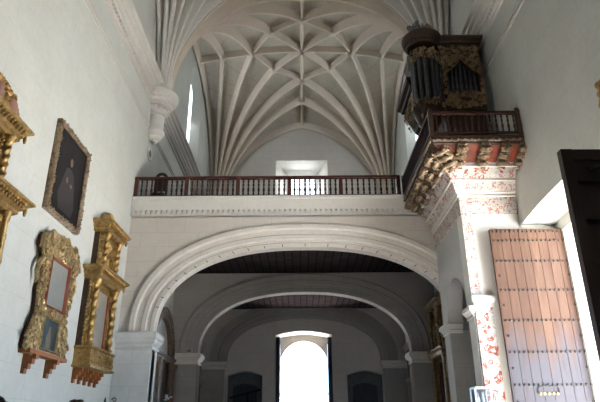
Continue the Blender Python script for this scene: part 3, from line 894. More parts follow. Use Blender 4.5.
# round turret
TX, TY, TR = 4.98, 18.62, .60
mb = MB().lathe([(.05,E+10.2-BZ),(.16,E+10.3-BZ),(.2,E+10.5-BZ),(.42,E+10.8-BZ),(.45,E+10.95-BZ),(TR*.95,E+11.25-BZ),(TR*1.02,E+11.34-BZ),(TR*1.02,E+11.55-BZ)], O(TX, TY, BZ), 28)
mb.lathe([(TR*.62,E+11.55-BZ),(TR*.62,E+13.9-BZ)], O(TX, TY, BZ), 20)
mb.build('turret_base', M['organ_wood'], og, True)
for i in range(9):
    a = PI*.82+ (2*PI*.64)*i/8
    p = pipe_mb(.095 if i % 2 == 0 else .08, 2.05).build('pipe', M['pipe'], og, True)
    p.location = O(TX+(TR-.12)*math.cos(a), TY+(TR-.12)*math.sin(a), E+11.5); p.rotation_euler.z = a+PI/2
for k_, (z0, z1, n, rr_) in enumerate(((13.42, 13.95, 110, TR*1.0), (11.32, 11.62, 50, TR*1.04))):
    cv_ = MB(); carve_panel(cv_, PI*.75, PI*2.0, E+z0, E+z1, 0, 20+k_, n, (.05,.09), .02, None,
                lambda a, y, z, rr_=rr_: O(TX+(rr_-y)*math.cos(PI*.75+(a-PI*.75)), TY+(rr_-y)*math.sin(a), z))
    cv_.build('turret_carving', M['gold_old'], og, True)
# main cornice : rectangular run plus round turret
mb = MB()
pz = [(0,ZC-BZ-.05),(.05,ZC-BZ),(.05,ZC-BZ+.08),(.12,ZC-BZ+.12),(.12,ZC-BZ+.2),(.17,ZC-BZ+.24),(.2,ZC-BZ+.36),(.2,ZC-BZ+.42),(0,ZC-BZ+.46)]
mb.rings(5.1-OX, FX1-OX, FY-.04-OY, 20.4-OY, pz, (1,1,1,0))
mb.lathe([(TR*1.0+o_, z) for o_, z in pz]+[(.05, ZC-BZ+.5)], O(TX, TY, BZ), 30)
mb.build('cornice', M['organ_wood'], og, True)
mb = MB()
for i in range(22):
    x = 5.3+i*.08; mb.box(x-OX, x+.045-OX, FY-.15-OY, FY-.05-OY, ZC-BZ+.13, ZC-BZ+.2)
mb.build('dentil', M['gold_old'], og)
# lower side case behind the turret, with its own cornice
mb = MB().prism([(4.62,E+12.9),(5.3,E+12.9),(5.3,E+11.7),(5.05,E+11.9),(4.78,E+12.4)], lambda u, v, t: O(u, 19.4+2.0*t, v)); mb.build('side_case', M['organ_wood'], og)
zc2 = E+12.9-BZ
mb = MB().rings(4.62-OX, 5.3-OX, 19.4-OY, 21.4-OY, [(0,zc2),(.1,zc2+.05),(.12,zc2+.16),(.24,zc2+.28),(.28,zc2+.4),(0,zc2+.44)], (1,0,1,1)); mb.build('side_cornice', M['organ_wood'], og)
mb = MB(); carve_panel(mb, 19.45, 21.35, E+11.8, E+12.85, 0, 41, 70, (.06,.12), .02, None, lambda a, y, z: O(4.62+y+max(0,(E+12.45-z))*.45, a, z))
carve_panel(mb, 4.86, 5.28, E+12.1, E+12.85, 19.4, 42, 30, (.06,.1), .02, None, oc)
mb.build('side_carving', M['gold_old'], og, True)
mb = MB().rings(4.75-OX, 5.3-OX, 19.3-OY, 20.4-OY, [(0,E+13.55-BZ),(.05,E+13.7-BZ),(.08,E+14.1-BZ),(.16,ZC-BZ+.3),(0,ZC-BZ+.4)], (1,0,1,1)); mb.build('rear_cornice', M['organ_wood'], og)
# foliage crest and small figure on top
mb = MB(); rnd = random.Random(9)
for i in range(26):
    a = rnd.uniform(0, 2*PI); h = rnd.uniform(.05, .55)
    mb.ball(O(5.25+rnd.uniform(-.22,.22)*(1-h), 18.45+rnd.uniform(-.1,.1), ZC+.5+h), (.09*(1.2-h), .05, .11), Euler((rnd.uniform(-.5,.5), rnd.uniform(-.8,.8), a)))
for sx in (-1, 1): scroll(mb, O(5.25+sx*.2, 18.42, ZC+.65), (sx,0,0), (0,0,1), .17, 1.4, .03)
mb.build('foliage_crest', M['gold_old'], og, True)
fg = MB()
fg.lathe([(.14,0),(.17,.1),(.13,.3),(.15,.45),(.07,.52),(.05,.55)], O(4.8, 18.35, ZC+.46), 14)
fg.ball(O(4.8, 18.35, ZC+1.1), (.085,.09,.105))
for s_ in (-1, 1):
    fg.tube([O(4.8+s_*.13, 18.35, ZC+.88), O(4.8+s_*.24, 18.28, ZC+.76), O(4.8+s_*.16, 18.16, ZC+.92)], [.05,.042,.03], 7)
    fg.ball(O(4.8+s_*.25, 18.44, ZC+.86), (.15,.03,.2), Euler((0, s_*.6, 0)))
fo = fg.build('winged_figure', M['statue'], og, True); fo['label'] = 'small grey winged figure'

# ================================================================== GILT FRAMES
def leafy(mb, x0, x1, z0, z1, y, seed, n, size=(.06,.13), th=.028, mask=None, depth=1.0):
    """dense relief carving on a panel facing -y (local)"""
    rnd = random.Random(seed); k = tr = 0
    while k < n and tr < n*10:
        tr += 1
        x, z = rnd.uniform(x0, x1), rnd.uniform(z0, z1)
        if mask and not mask(x, z): continue
        q = rnd.uniform(*size); a0 = rnd.uniform(0, 2*PI); sg = rnd.choice((-1, 1)); k += 1
        if rnd.random() < .6:
            pts = []; rr = []
            for i in range(11):
                t = i/10; a = a0+sg*2*PI*1.2*t; w = q*(1-.8*t)
                pts.append((x+w*math.cos(a), y-.015*depth-.03*depth*t, z+w*math.sin(a))); rr.append(th*(1-.3*t))
            mb.tube(pts, rr, 5)
        else:
            mb.ball((x, y-.01, z), (q*.75, th*1.6*depth, q*.38), Euler((0, a0, 0)))
    return mb
def twist_column(mb, x, y, z0, z1, r, turns=5, n=60):
    rows = []
    for i in range(n+1):
        t = i/n; z = z0+(z1-z0)*t; rr = []
        for k in range(13):
            a = 2*PI*k/12
            q = r*(1+.22*math.cos(2*a-2*PI*turns*t))
            rr.append((x+q*math.cos(a), y+q*math.sin(a), z))
        rows.append(rr)
    mb.strip(rows)
    mb.lathe([(r*1.5,z0-.12),(r*1.5,z0-.05),(r*1.1,z0)], (x, y, 0), 12); mb.lathe([(r*1.0,z1),(r*1.3,z1+.06),(r*1.6,z1+.16),(r*1.6,z1+.2)], (x, y, 0), 12)
    return mb
def step_bracket(h, w, d):
    """stepped wooden wall bracket, local: wall at y=0, out -y, top z=0"""
    n = 4; poly = [(0,0),(-d,0)]
    for i in range(n):
        poly.append((-d*(1-i/n), -h*(i+1)/n)); 
        if i < n-1: poly.append((-d*(1-(i+1)/n), -h*(i+1)/n))
    poly.append((0, -h))
    return MB().prism(poly, lambda u, v, t: ((t-.5)*w, u, v))

ROT_L = PI/2      # local -y looks at +x (left wall)
ROT_R = -PI/2
# ---- dark painting
pt = empty('oil_painting', 'large dark figure painting in a narrow carved brown frame', 'painting', (WL, 15.45, E+5.75), ROT_L)
PW, PH = 1.18, 2.82
mb = MB(); bw = .135
def frame_rect(mb, hw_, z0, z1, bw_, y0, y1):
    prof = [(0, y1), (0, y0+.02), (.35, y0-.03), (.7, y0), (1, y0+.045), (1, y1)]
    for j in range(len(prof)-1):
        (a, ya), (b, yb) = prof[j], prof[j+1]
        def ring(q, y): return [(-hw_+q*bw_, y, z0+q*bw_), (hw_-q*bw_, y, z0+q*bw_), (hw_-q*bw_, y, z1-q*bw_), (-hw_+q*bw_, y, z1-q*bw_)]
        r0, r1 = ring(a, ya), ring(b, yb)
        mb.add(r0+r1, [(k, (k+1) % 4, 4+(k+1) % 4, 4+k) for k in range(4)])
    return mb
frame_rect(mb, PW, 0, PH, bw, -.16, -.0)
leafy(mb, -PW+.02, PW-.02, .02, PH-.02, -.165, 8, 170, (.02,.045), .012, lambda x, z: abs(x) > PW-bw+.04 or z < bw-.04 or z > PH-bw+.04)
mb.build('frame', M['gold_rail'], pt, True)
MB().box(-PW+bw*.8, PW-bw*.8, -.09, -.02, bw*.8, PH-bw*.8).build('canvas', M['canvas'], pt)
mb = MB(); rb = [(-.45,.3),(-.62,.7),(-.42,1.25),(-.28,1.62),(-.1,1.72),(.12,1.72),(.3,1.6),(.45,1.2),(.62,.6),(.5,.3)]
mb.prism(rb, lambda u, v, t: (u, -.094+.004*t, v)); mb.build('painted_robe', M['fig_robe'], pt)
mb = MB()
for (cx_, cz_, a_, b_) in ((.02,1.93,.1,.14),(-.12,1.30,.07,.10),(.2,1.22,.08,.06)):
    mb.prism([(cx_+a_*math.cos(2*PI*i/14), cz_+b_*math.sin(2*PI*i/14)) for i in range(14)], lambda u, v, t: (u, -.098+.004*t, v))
mb.build('painted_face', M['fig_flesh'], pt)
MB().box(-PW+.01, PW-.01, -.05, -.005, .01, PH-.01).build('backing', M['frame_side'], pt)

# ---- mirror frame with small painting below (two brackets)
mf = empty('mirror_frame', 'gilt rococo mirror frame with a small painting below the glass', 'mirror', (WL, 15.60, E+1.95), ROT_L)
out = [(0,1.25),(.12,1.34),(.35,1.30),(.7,1.15),(1.0,1.0),(1.3,1.03),(1.6,1.10),(2.0,1.05),(2.35,1.15),(2.5,1.07),(2.65,1.22),(2.8,1.36),(3.03,1.33),(3.15,1.22),(3.2,.95),(3.26,.45),(3.36,.32),(3.42,0)]
def hwid(z):
    return .93*hwid0(z)
def hwid0(z):
    for (a, ha), (b, hb) in zip(out, out[1:]):
        if a <= z <= b: return ha+(hb-ha)*(z-a)/(b-a)
    return 0
def in_open(x, z): return (abs(x) < .62 and 1.28 < z < 2.58) or (abs(x) < .52 and .14 < z < .98)
rows_f = []; rows_b = []
zs = sorted(set([a for a, b in out]+[i*.1 for i in range(34)]))
def slab(mb, zlist, y0, y1, holes):
    """outline slab with rectangular holes (x0, x1, z0, z1)"""
    zz = sorted(set(list(zlist)+[h for q in holes for h in q[2:]]))
    for a, b in zip(zz, zz[1:]):
        ha, hb = hwid(a), hwid(b)
        mid = (a+b)/2
        hl = [q for q in holes if q[2] <= mid <= q[3]]
        spans = [(-1, None, None, 1)] if not hl else None
        if hl:
            q = hl[0]
            pieces = [((-ha, q[0]), (-hb, q[0])), ((q[1], ha), (q[1], hb))]
        else: pieces = [((-ha, ha), (-hb, hb))]
        for (a0, a1), (b0, b1) in pieces:
            mb.add([(a0,y0,a),(a1,y0,a),(b1,y0,b),(b0,y0,b),(a0,y1,a),(a1,y1,a),(b1,y1,b),(b0,y1,b)],
                   [(0,1,2,3),(7,6,5,4),(0,3,7,4),(1,5,6,2),(0,4,5,1),(3,2,6,7)])
    return mb
H3 = [(-.62,.62,1.28,2.58),(-.52,.52,.14,.98)]
slab(MB(), zs, -.19, -.14, H3).build('frame', M['gold_pale'], mf)
slab(MB(), zs, -.14, 0, []).build('backing', M['frame_side'], mf)
mb = MB()
leafy(mb, -1.34, 1.34, .02, 3.28, -.17, 31, 210, (.09,.19), .042, lambda x, z: abs(x) < hwid(z)-.03 and not in_open(x*.82, z) and not in_open(x*.82, z-.12) and not in_open(x*.82, z+.12), 1.6)
for z in [i*.11 for i in range(1, 30)]:
    for s_ in (-1, 1): mb.ball((s_*(hwid(z)-.02), -.16, z), (.07, .07, .085))
for s_ in (-1, 1):
    scroll(mb, (s_*1.12, -.2, 2.66), (s_,0,0), (0,0,1), .26, 1.6, .055, 20)
    scroll(mb, (s_*1.15, -.2, .3), (s_,0,0), (0,0,1), .2, 1.5, .05, 20)
    scroll(mb, (s_*.4, -.22, 3.0), (s_,0,0), (0,0,1), .2, 1.4, .05, 18)
    mb.tube([(s_*1.0,-.15,2.5),(s_*1.22,-.16,2.3),(s_*1.3,-.16,2.05),(s_*1.18,-.15,1.85),(s_*1.28,-.15,1.7)], [.07,.08,.07,.05,.02], 7)
mb.ball((0,-.2,2.95), (.16,.08,.2)); mb.ball((-.62,-.19,2.86), (.13,.06,.17)); mb.ball((.62,-.19,2.86), (.13,.06,.17))
mb.build('carving', M['gold_pale'], mf, True)
mb = frame_rect(MB(), .66, 1.24, 2.62, .07, -.23, -.05); mb.build('mirror_fillet', M['red_line'], mf)
MB().box(-.6, .6, -.18, -.06, 1.3, 2.56).build('mirror_glass', M['mirror'], mf)
mb = frame_rect(MB(), .56, .10, 1.02, .07, -.23, -.05); mb.build('picture_fillet', M['gold_pale'], mf)
MB().box(-.5, .5, -.18, -.06, .16, .96).build('small_picture', M['canvas_blue'], mf)
mb = MB(); fgp = [(-.12,.2),(-.17,.45),(-.07,.62),(-.05,.76),(.05,.78),(.09,.62),(.16,.42),(.14,.2)]
mb.prism(fgp, lambda u, v, t: (u, -.185+.004*t, v)); mb.build('painted_figure', M['fig_paint'], mf)
MB().box(-1.2, 1.2, -.3, 0, -.06, .04).build('ledge', M['bracket'], mf)
for x in (-.82, .52):
    b = step_bracket(.48, .17, .34).build('bracket', M['bracket'], mf); b.location = (x, 0, -.06)

# ---- two-tier retable frames (left edge one and the column one near the pier)
def retable(name, label, loc, W, base_h, low_h, up_w, up_h, crest, dep, seed, gold, rot=ROT_L, nb=5, arch_low=True, twist=True, cabochon=False, glass='mirror', corn_out=.32):
    e = empty(name, label, 'altarpiece frame', loc, rot)
    z = 0
    # base box
    MB().rings(-W, W, -dep, 0, [(.05,0),(.08,.06),(0,.12),(0,base_h-.12),(.08,base_h-.06),(.05,base_h)], (1,1,1,0)).build('base', gold, e); be = [c for c in bpy.data.objects if c.parent == e][-1]
    mb = MB(); leafy(mb, -W+.05, W-.05, .16, base_h-.16, -dep, seed, int(70*W), (.05,.1), .022); mb.build('base_carving', gold, be, True)
    z0 = base_h; z1 = base_h+low_h
    bk_ = MB().box(-W, W, -dep*.38, 0, z0, z1); bk_.build('backing', M['frame_side'], e)
    sdw = W*.34
    # side boards carrying columns
    mb = MB()
    for s_ in (-1, 1):
        a, b = sorted((s_*(W-.02), s_*(W-sdw))); mb.box(a, b, -dep*.47, -dep*.38, z0, z1)
    hw_ = W-sdw
    if arch_low:
        cpts = [(-hw_*math.cos(PI*i/20), z1-.25-hw_*.8+hw_*.8*math.sin(PI*i/20)) for i in range(21)]
        mb.strip([[(u, -dep*.45, v) for u, v in cpts], [(u, -dep*.45, z1) for u, v in cpts]])
        mb.strip([[(u, -dep*.45, v) for u, v in cpts], [(u, -.05, v) for u, v in cpts]])
    else: mb.box(-hw_, hw_, -dep*.45, -.05, z1-.22, z1)
    mb.box(-hw_, hw_, -dep*.45, -.05, z0, z0+.1)
    fe_ = mb.build('frame', gold, e)
    for s_ in (-1, 1):
        mb = MB()
        leafy(mb, *sorted((s_*(W-.04), s_*(W-sdw+.03))), z0+.05, z1-.05, -dep*.46, seed+1+s_, int(60*low_h*sdw/.4), (.05,.11), .03, None, 1.3)
        for k in range(int(low_h/.12)):
            mb.ball((s_*W, -dep*.43, z0+.1+k*.12), (.05, .05, .065))
        mb.build('side_carving', gold, fe_, True)
    mb = MB()
    if arch_low:
        leafy(mb, -hw_, hw_, z1-.3-hw_*.6, z1-.04, -dep*.46, seed+5, int(60*hw_), (.05,.1), .028, lambda x, zz: zz > z1-.2-hw_*.8+hw_*.8*math.sqrt(max(0, 1-(x/hw_)**2)) and abs(x) < hw_)
    if mb.v: mb.build('arch_carving', gold, fe_, True)
    for s_ in (-1, 1):
        mb = MB()
        if twist: twist_column(mb, s_*(W-sdw*.5), -dep*.72, z0+.14, z1-.2, .10, 6)
        else: mb.lathe([(.11,z0),(.11,z0+.1),(.075,z0+.14),(.095,(z0+z1)/2),(.07,z1-.2),(.12,z1-.06),(.12,z1)], (s_*(W-sdw*.5), -dep*.7, 0), 14)
        mb.build('column', gold, e, True)
    if glass == 'mirror':
        MB().box(-hw_+.04, hw_-.04, -dep*.41, -.05, z0+.1, z1-.1).build('mirror_glass', M['mirror'], e)
    else:
        MB().box(-hw_+.04, hw_-.04, -dep*.41, -.05, z0+.1, z1-.1).build('painting', M[glass], e)
    for s_ in (-1, 1): MB().box(*sorted((s_*(hw_+.02), s_*(hw_-.07))), -dep*.5, -.06, z0, z1-.25).build('fillet', M['red_line'], fe_)
    # cornice
    def corn(w, zz, o, nm):
        MB().rings(-w, w, -dep*.8, 0, [(0,zz),(.06,zz+.05),(.06,zz+.12),(o*.5,zz+.17),(o*.55,zz+.24),(o,zz+.33),(o,zz+.39),(0,zz+.43)], (1,1,1,0)).build(nm, gold, e)
        ce = [c for c in bpy.data.objects if c.parent == e and c.name.split('.')[0] == nm][-1]
        mb = MB()
        n_ = int(2*w/.13)
        for k in range(n_):
            x = -w+2*w*(k+.5)/n_
            mb.box(x-.03, x+.03, -dep*.8-o*.5-.05, -dep*.8, zz+.17, zz+.25)
            mb.ball((x, -dep*.8-o*.75, zz+.27), (.045,.05,.05))
        for s_ in (-1, 1):
            mb.ball((s_*(w+o*.5), -dep*.8-o*.5, zz+.15), (.05,.05,.13))
        mb.build('dentil_row', gold, ce, True)
    corn(W, z1, corn_out, 'cornice')
    z2 = z1+.43; z3 = z2+up_h
    # upper tier niche
    UW = up_w; uh = UW*.55
    MB().box(-UW, UW, -dep*.36, 0, z2, z3).build('upper_backing', M['frame_side'], e)
    mb = MB()
    for s_ in (-1, 1): mb.box(*sorted((s_*UW, s_*uh)), -dep*.55, -dep*.36, z2, z3)
    cpts = [(-uh*math.cos(PI*i/16), z3-.18-uh+uh*math.sin(PI*i/16)) for i in range(17)]
    mb.strip([[(u, -dep*.55, v) for u, v in cpts], [(u, -dep*.55, z3) for u, v in cpts]])
    mb.strip([[(u, -dep*.55, v) for u, v in cpts], [(u, -.05, v) for u, v in cpts]])
    mb.box(-uh, uh, -dep*.55, -.05, z2, z2+.12)
    ue_ = mb.build('upper_frame', gold, e)
    mb = MB()
    nf = 9                                    # shell head
    for k in range(nf):
        a = PI*(k+.5)/nf
        mb.tube([(0,-dep*.4,z3-.22-uh), (uh*.55*math.cos(a), -dep*.42, z3-.22-uh+uh*.55*math.sin(a)), (uh*.96*math.cos(a), -dep*.48, z3-.2-uh+uh*.96*math.sin(a))], [.02,.06,.085], 6)
    mb.build('shell', gold, e, True)
    MB().box(-uh+.01, uh-.01, -dep*.38, -.05, z2+.1, z3-.2).build('niche_back', M['niche_gold'], e)
    for s_ in (-1, 1):
        mb = MB()
        leafy(mb, *sorted((s_*(UW-.02), s_*(uh+.02))), z2+.05, z3-.05, -dep*.56, seed+9+s_, int(60*up_h*(UW-uh)/.4), (.05,.1), .028, None, 1.4)
        for k in range(int(up_h/.12)): mb.ball((s_*UW, -dep*.48, z2+.06+k*.12), (.05,.05,.065))
        mb.build('side_carving', gold, ue_, True)
    for s_ in (-1, 1):
        mb = MB(); twist_column(mb, s_*(UW+uh)*.5, -dep*.78, z2+.14, z3-.2, .085, 4); mb.build('upper_column', gold, e, True)
    corn(UW+.08, z3, corn_out*.85, 'upper_cornice')
    z4 = z3+.43
    cw, chh = crest
    poly = [(-cw,z4)] + [(-cw*math.cos(PI*i/24)*(1+.05*math.sin(6*PI*i/24)), z4+chh*math.sin(PI*i/24)**.8) for i in range(25)] + [(cw,z4)]
    MB().prism(poly, lambda u, v, t: (u, -.2+.2*t, v)).build('crest', gold, e)
    mb = MB()
    for i in range(1, 24):
        a = PI*i/24; mb.ball((-cw*math.cos(a), -.16, z4+chh*math.sin(a)**.8), (.09,.09,.09))
    leafy(mb, -cw, cw, z4+.03, z4+chh, -.2, seed+20, int(80*cw), (.06,.12), .035, lambda x, zz: zz < z4+chh*math.sqrt(max(0, 1-(x/cw)**2)), 1.3)
    mb.build('crest_carving', gold, e, True)
    if cabochon:
        for x in (-.62*cw, 0, .62*cw):
            h_ = .3 if x else .38
            MB().ball((x, -.25, z4+chh*.46), (.19, .07, h_*.75), None, True).build('cabochon', M['cabochon'], e, True)
    for k in range(nb):
        x = -W*.86+2*W*.86*k/(nb-1)
        b = step_bracket(.46, .12, .30).build('bracket', M['bracket'], e); b.location = (x, 0, 0)
    return e
retable('retable_frame', 'tall gilt altarpiece frame cut off by the picture edge', (WL, 10.85, E+1.6), 1.53, .42, 2.76, .88, 1.22, (1.08,.80), .40, 60, M['gold'], ROT_L, 5, True, False, True)
retable('retable_frame', 'tall two-storey gilt frame with twisted columns beside the pier', (WL, 19.08, E+1.9), 1.13, .66, 2.17, .80, 1.28, (.5,.45), .52, 80, M['gold'], ROT_L, 5, False, True, False, 'mirror', .3)
retable('retable_frame', 'gilt altarpiece half hidden behind the organ pier', (WR, 29.2, 1.1), 1.35, .5, 3.45, 1.1, 2.0, (.8,.5), .8, 120, M['gold_old'], ROT_R, 3, False, False, False, 'canvas_black', .14)

# gilt frame at the right picture edge
rf = empty('gilt_frame', 'gilt carved frame corner at the picture edge above the dark door', 'frame', (WR, 10.4, E+6.8), ROT_R)
frame_rect(MB(), 1.25, 0, 1.05, .2, -.2, 0).build('frame', M['gold'], rf)
MB().box(-1.1, 1.1, -.1, -.02, .15, .9).build('canvas', M['canvas_black'], rf)
mb = MB(); leafy(mb, -1.22, 1.22, .05, 1.0, -.2, 71, 150, (.05,.09), .03, lambda x, z: abs(x) > 1.05 or z < .2 or z > .85)
for z in (.35, .62, .8): mb.ball((-1.3, -.1, z), (.11,.1,.1)); 
scroll(mb, (-1.28,-.12,.5), (-1,0,0), (0,0,1), .16, 1.4, .04); scroll(mb, (1.28,-.12,.5), (1,0,0), (0,0,1), .16, 1.4, .04)
mb.build('carving', M['gold'], rf, True)

# arched carved altarpiece on the left wall behind the pier
aa = empty('arched_altarpiece', 'brown carved arched altarpiece seen behind the whitewashed pier', 'altarpiece', (WL+.03, 28.2, 0), ROT_L)
aw = 2.3
MB().box(-aw, aw, -.25, 0, 0, 4.9).build('body', M['brown_carve'], aa)
ar = [(-aw*math.cos(PI*i/30), 5.2+2.15*math.sin(PI*i/30)) for i in range(31)]
ai = [(-(aw-.5)*math.cos(PI*i/30), 5.2+1.7*math.sin(PI*i/30)) for i in range(31)]
mb = MB(); mb.strip([[(u,-.32,v) for u, v in ar], [(u,-.32,v) for u, v in ai]]); mb.strip([[(u,-.32,v) for u, v in ar], [(u,0,v) for u, v in ar]]); mb.strip([[(u,-.32,v) for u, v in ai], [(u,0,v) for u, v in ai]])
for i in range(31):
    mb.ball((ar[i][0]*.985, -.33, 5.2+(ar[i][1]-5.2)*.985), (.13,.07,.13)); mb.ball(((ar[i][0]+ai[i][0])/2, -.33, (ar[i][1]+ai[i][1])/2), (.1,.06,.1))
mb.build('arch', M['brown_carve'], aa, True)
MB().prism(ai+[(aw-.5,5.0),(-aw+.5,5.0)], lambda u, v, t: (u, -.1+.1*t, v)).build('panel', M['wall_y'], aa)
MB().rings(-aw, aw, -.3, 0, [(0,4.85),(.08,4.92),(.08,5.0),(.16,5.08),(.16,5.16),(0,5.2)], (1,1,1,0)).build('entablature', M['brown_carve'], aa)
for x in (-aw+.3, -aw+1.0, aw-1.0, aw-.3):
    MB().lathe([(.18,.9),(.18,1.0),(.12,1.1),(.14,2.6),(.11,4.5),(.2,4.75),(.2,4.86)], (x,-.42,0), 14).build('column', M['brown_carve'], aa, True)
MB().box(-aw-.1, aw+.1, -.6, 0, 0, .9).build('base', M['brown_carve'], aa)

# dark wooden altarpieces beyond the second arch
for s_, lab in ((-1, 'dark wooden altarpiece beyond the second arch on the boarded recess side'), (1, 'dark wooden altarpiece beyond the second arch on the plain recess side')):
    e = empty('wooden_altarpiece', lab, 'altarpiece', (WL+.03 if s_ < 0 else WR-.03, 36.6, 0), ROT_L if s_ < 0 else ROT_R, 'dark altarpieces beyond the second arch')
    MB().rings(-1.8, 1.8, -.6, 0, [(0,0),(0,1.1),(.08,1.15),(.08,1.25),(0,1.3)], (1,1,1,0)).build('base', M['frame_side'], e)
    MB().box(-1.6, 1.6, -.3, 0, 1.3, 6.6).build('body', M['frame_side'], e)
    for x in (-1.4, -.7, .7, 1.4):
        MB().lathe([(.16,1.3),(.16,1.4),(.11,1.5),(.12,4.0),(.1,4.2),(.16,4.4)], (x,-.46,0), 12).build('column', M['brown_carve'], e, True)
        MB().lathe([(.13,4.8),(.09,4.9),(.1,6.3),(.14,6.5)], (x,-.44,0), 12).build('column', M['brown_carve'], e, True)
    MB().rings(-1.7, 1.7, -.55, 0, [(0,4.4),(.1,4.5),(.14,4.7),(0,4.8)], (1,1,1,0)).build('entablature', M['brown_carve'], e)
    MB().rings(-1.7, 1.7, -.5, 0, [(0,6.5),(.1,6.6),(.16,6.85),(0,6.95)], (1,1,1,0)).build('entablature', M['brown_carve'], e)
    MB().box(-.5, .5, -.34, -.3, 1.6, 4.1).build('niche', M['canvas_black'], e)

# ================================================================== SIDE DOOR LEAVES
LW, LH = 2.4, 7.78
d1 = empty('door_1', 'tall plank door leaf with rows of iron studs', 'door', (6.31, 17.6, 0))
d1['kind'] = 'structure'
npl = 8; pw = LW/npl; rnd = random.Random(4)
for i in range(npl):
    x0 = i*pw
    o = MB().rings(x0+.006, x0+pw-.006, -.055, .05, [(-.0,0.02),(0,LH-rnd.uniform(0,.02)),(-.0,LH)], (1,1,1,1)).build('plank', M['door_wood'], d1)
MB().box(-.03, .0, -.05, .07, .02, LH).build('edge_stile', M['door_wood'], d1)
mb = MB()
for z in [LH-.09, LH-.40]+[E+5.08-.957*i for i in range(8)]:
    if z < .1: continue
    for k in range(17):
        x = .07+(LW-.14)*k/16
        mb.lathe([(.042,0),(.036,.02),(.02,.034),(.0,.038)], (0,0,0), 8)
        n_ = len(mb.v)-32
        for q in range(n_, len(mb.v)):
            a, b, c = mb.v[q]; mb.v[q] = (x+a, -.055-c, z+b)
for z in [E+4.6-.957*i for i in range(6)]:
    for x in (.09, LW-.09):
        mb.ball((x, -.06, z), (.045,.03,.045))
mb.build('stud_rows', M['iron'], d1)
mb = MB()
for s_ in (-1, 1):
    mb.tube([(LW*.43+s_*.02,-.075,2.86),(LW*.43+s_*.06,-.075,2.80),(LW*.43+s_*.25,-.075,2.80),(LW*.43+s_*.31,-.075,2.73),(LW*.43+s_*.31,-.075,2.62)], .018, 6)
mb.build('latch_bracket', M['iron'], d1)
mb = MB()
for k in range(5): mb.ball((LW*.43-.26+.13*k, -.06, 2.6), (.05,.035,.05))
mb.build('brass_boss', M['gold_pale'], d1, True)
for z in (1.2, 4.0, 6.8): MB().box(0, LW, .05, .13, z-.12, z+.12).build('ledge', M['ledge_door'], d1)

d2 = empty('door_2', 'dark framed back of the nearer door leaf at the picture edge', 'door', (6.2, 12.0, 0))
d2['kind'] = 'structure'
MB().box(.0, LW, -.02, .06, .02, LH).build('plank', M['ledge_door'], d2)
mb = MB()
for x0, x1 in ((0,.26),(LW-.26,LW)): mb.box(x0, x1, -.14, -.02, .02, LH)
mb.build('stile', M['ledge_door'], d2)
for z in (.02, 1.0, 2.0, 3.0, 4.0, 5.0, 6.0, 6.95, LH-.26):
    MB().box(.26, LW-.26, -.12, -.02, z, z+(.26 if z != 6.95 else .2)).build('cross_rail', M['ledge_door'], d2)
MB().obox((1.0,-.10,7.42), (Vector((.95,0,.3)).normalized(), Vector((0,1,0)), Vector((-.3,0,.95)).normalized()), (.9,.06,.06)).build('iron_bar', M['iron'], d2)

# ================================================================== SMALL THINGS AT THE BOTTOM EDGE
vc = empty('glass_vitrine', 'tall clear glass case with white metal edges before the painted pilaster', 'display case', (5.13, 16.9, 0))
MB().box(-.24, .24, -.24, .24, 0, .9).build('plinth', M['white_metal'], vc)
mb = MB()
for x in (-.22, .22):
    for y in (-.22, .22): mb.box(x-.02, x+.02, y-.02, y+.02, .9, 2.74)
for z in (.9, 2.70):
    mb.box(-.24, .24, -.24, -.2, z, z+.05); mb.box(-.24, .24, .2, .24, z, z+.05); mb.box(-.24, -.2, -.2, .2, z, z+.05); mb.box(.2, .24, -.2, .2, z, z+.05)
mb.build('metal_edges', M['white_metal'], vc)
mb = MB()
for x0, x1, y0, y1 in ((-.2,.2,-.225,-.215),(-.2,.2,.215,.225),(-.225,-.215,-.2,.2),(.215,.225,-.2,.2)): mb.box(x0, x1, y0, y1, .95, 2.7)
mb.build('glass', M['glass'], vc)
mb = MB()
for x in (-.1, .04): mb.lathe([(.05,.95),(.04,1.6),(.045,2.4),(.02,2.6),(0,2.61)], (x, 0, 0), 10)
mb.build('white_candle', M['white_metal'], vc, True)

sp = MB().box(-.16, .16, -.12, .12, 0, .24)
so_ = sp.build('speaker_box', M['grey_box']); so_.location = (AX-H2-.45, YM-.16, ZS2-.02); tag(so_, 'small grey box on the capital of the second stone pier', 'box')
MB().box(-.12, .12, -.128, -.12, .03, .21).build('grille', M['statue'], so_)

fe = empty('flower_stand', 'red and white flowers on a tall stand near the second pier', 'flowers', (-5.62, 25.0, 0))
MB().rings(-.25, .25, -.25, .25, [(.05,0),(.05,.1),(0,.15),(-.05,1.7),(.04,1.8),(.04,1.88)]).build('stand', M['frame_side'], fe)
MB().lathe([(.1,1.88),(.16,1.95),(.19,2.15),(.1,2.4),(.13,2.5)], (0,0,0), 16).build('vase', M['clay'], fe, True)
rnd = random.Random(2); st_ = MB(); rp = MB(); wp = MB()
for k in range(18):
    a = rnd.uniform(0, 2*PI); r = rnd.uniform(.03, .2); h = rnd.uniform(2.7, 3.15)-r*.4
    p = (r*math.cos(a), r*math.sin(a), h)
    st_.tube([(0,0,2.45), (p[0]*.5,p[1]*.5,(2.45+h)/2), p], .012, 4)
    tgt = rp if k % 2 else wp
    for q in range(6):
        b = 2*PI*q/6; tgt.ball((p[0]+.035*math.cos(b), p[1]+.035*math.sin(b), h+.02), (.04,.03,.03), Euler((0,0,b)))
st_.build('stem', M['stem'], fe); rp.build('red_bloom', M['petal_red'], fe, True); wp.build('white_bloom', M['petal_white'], fe, True)

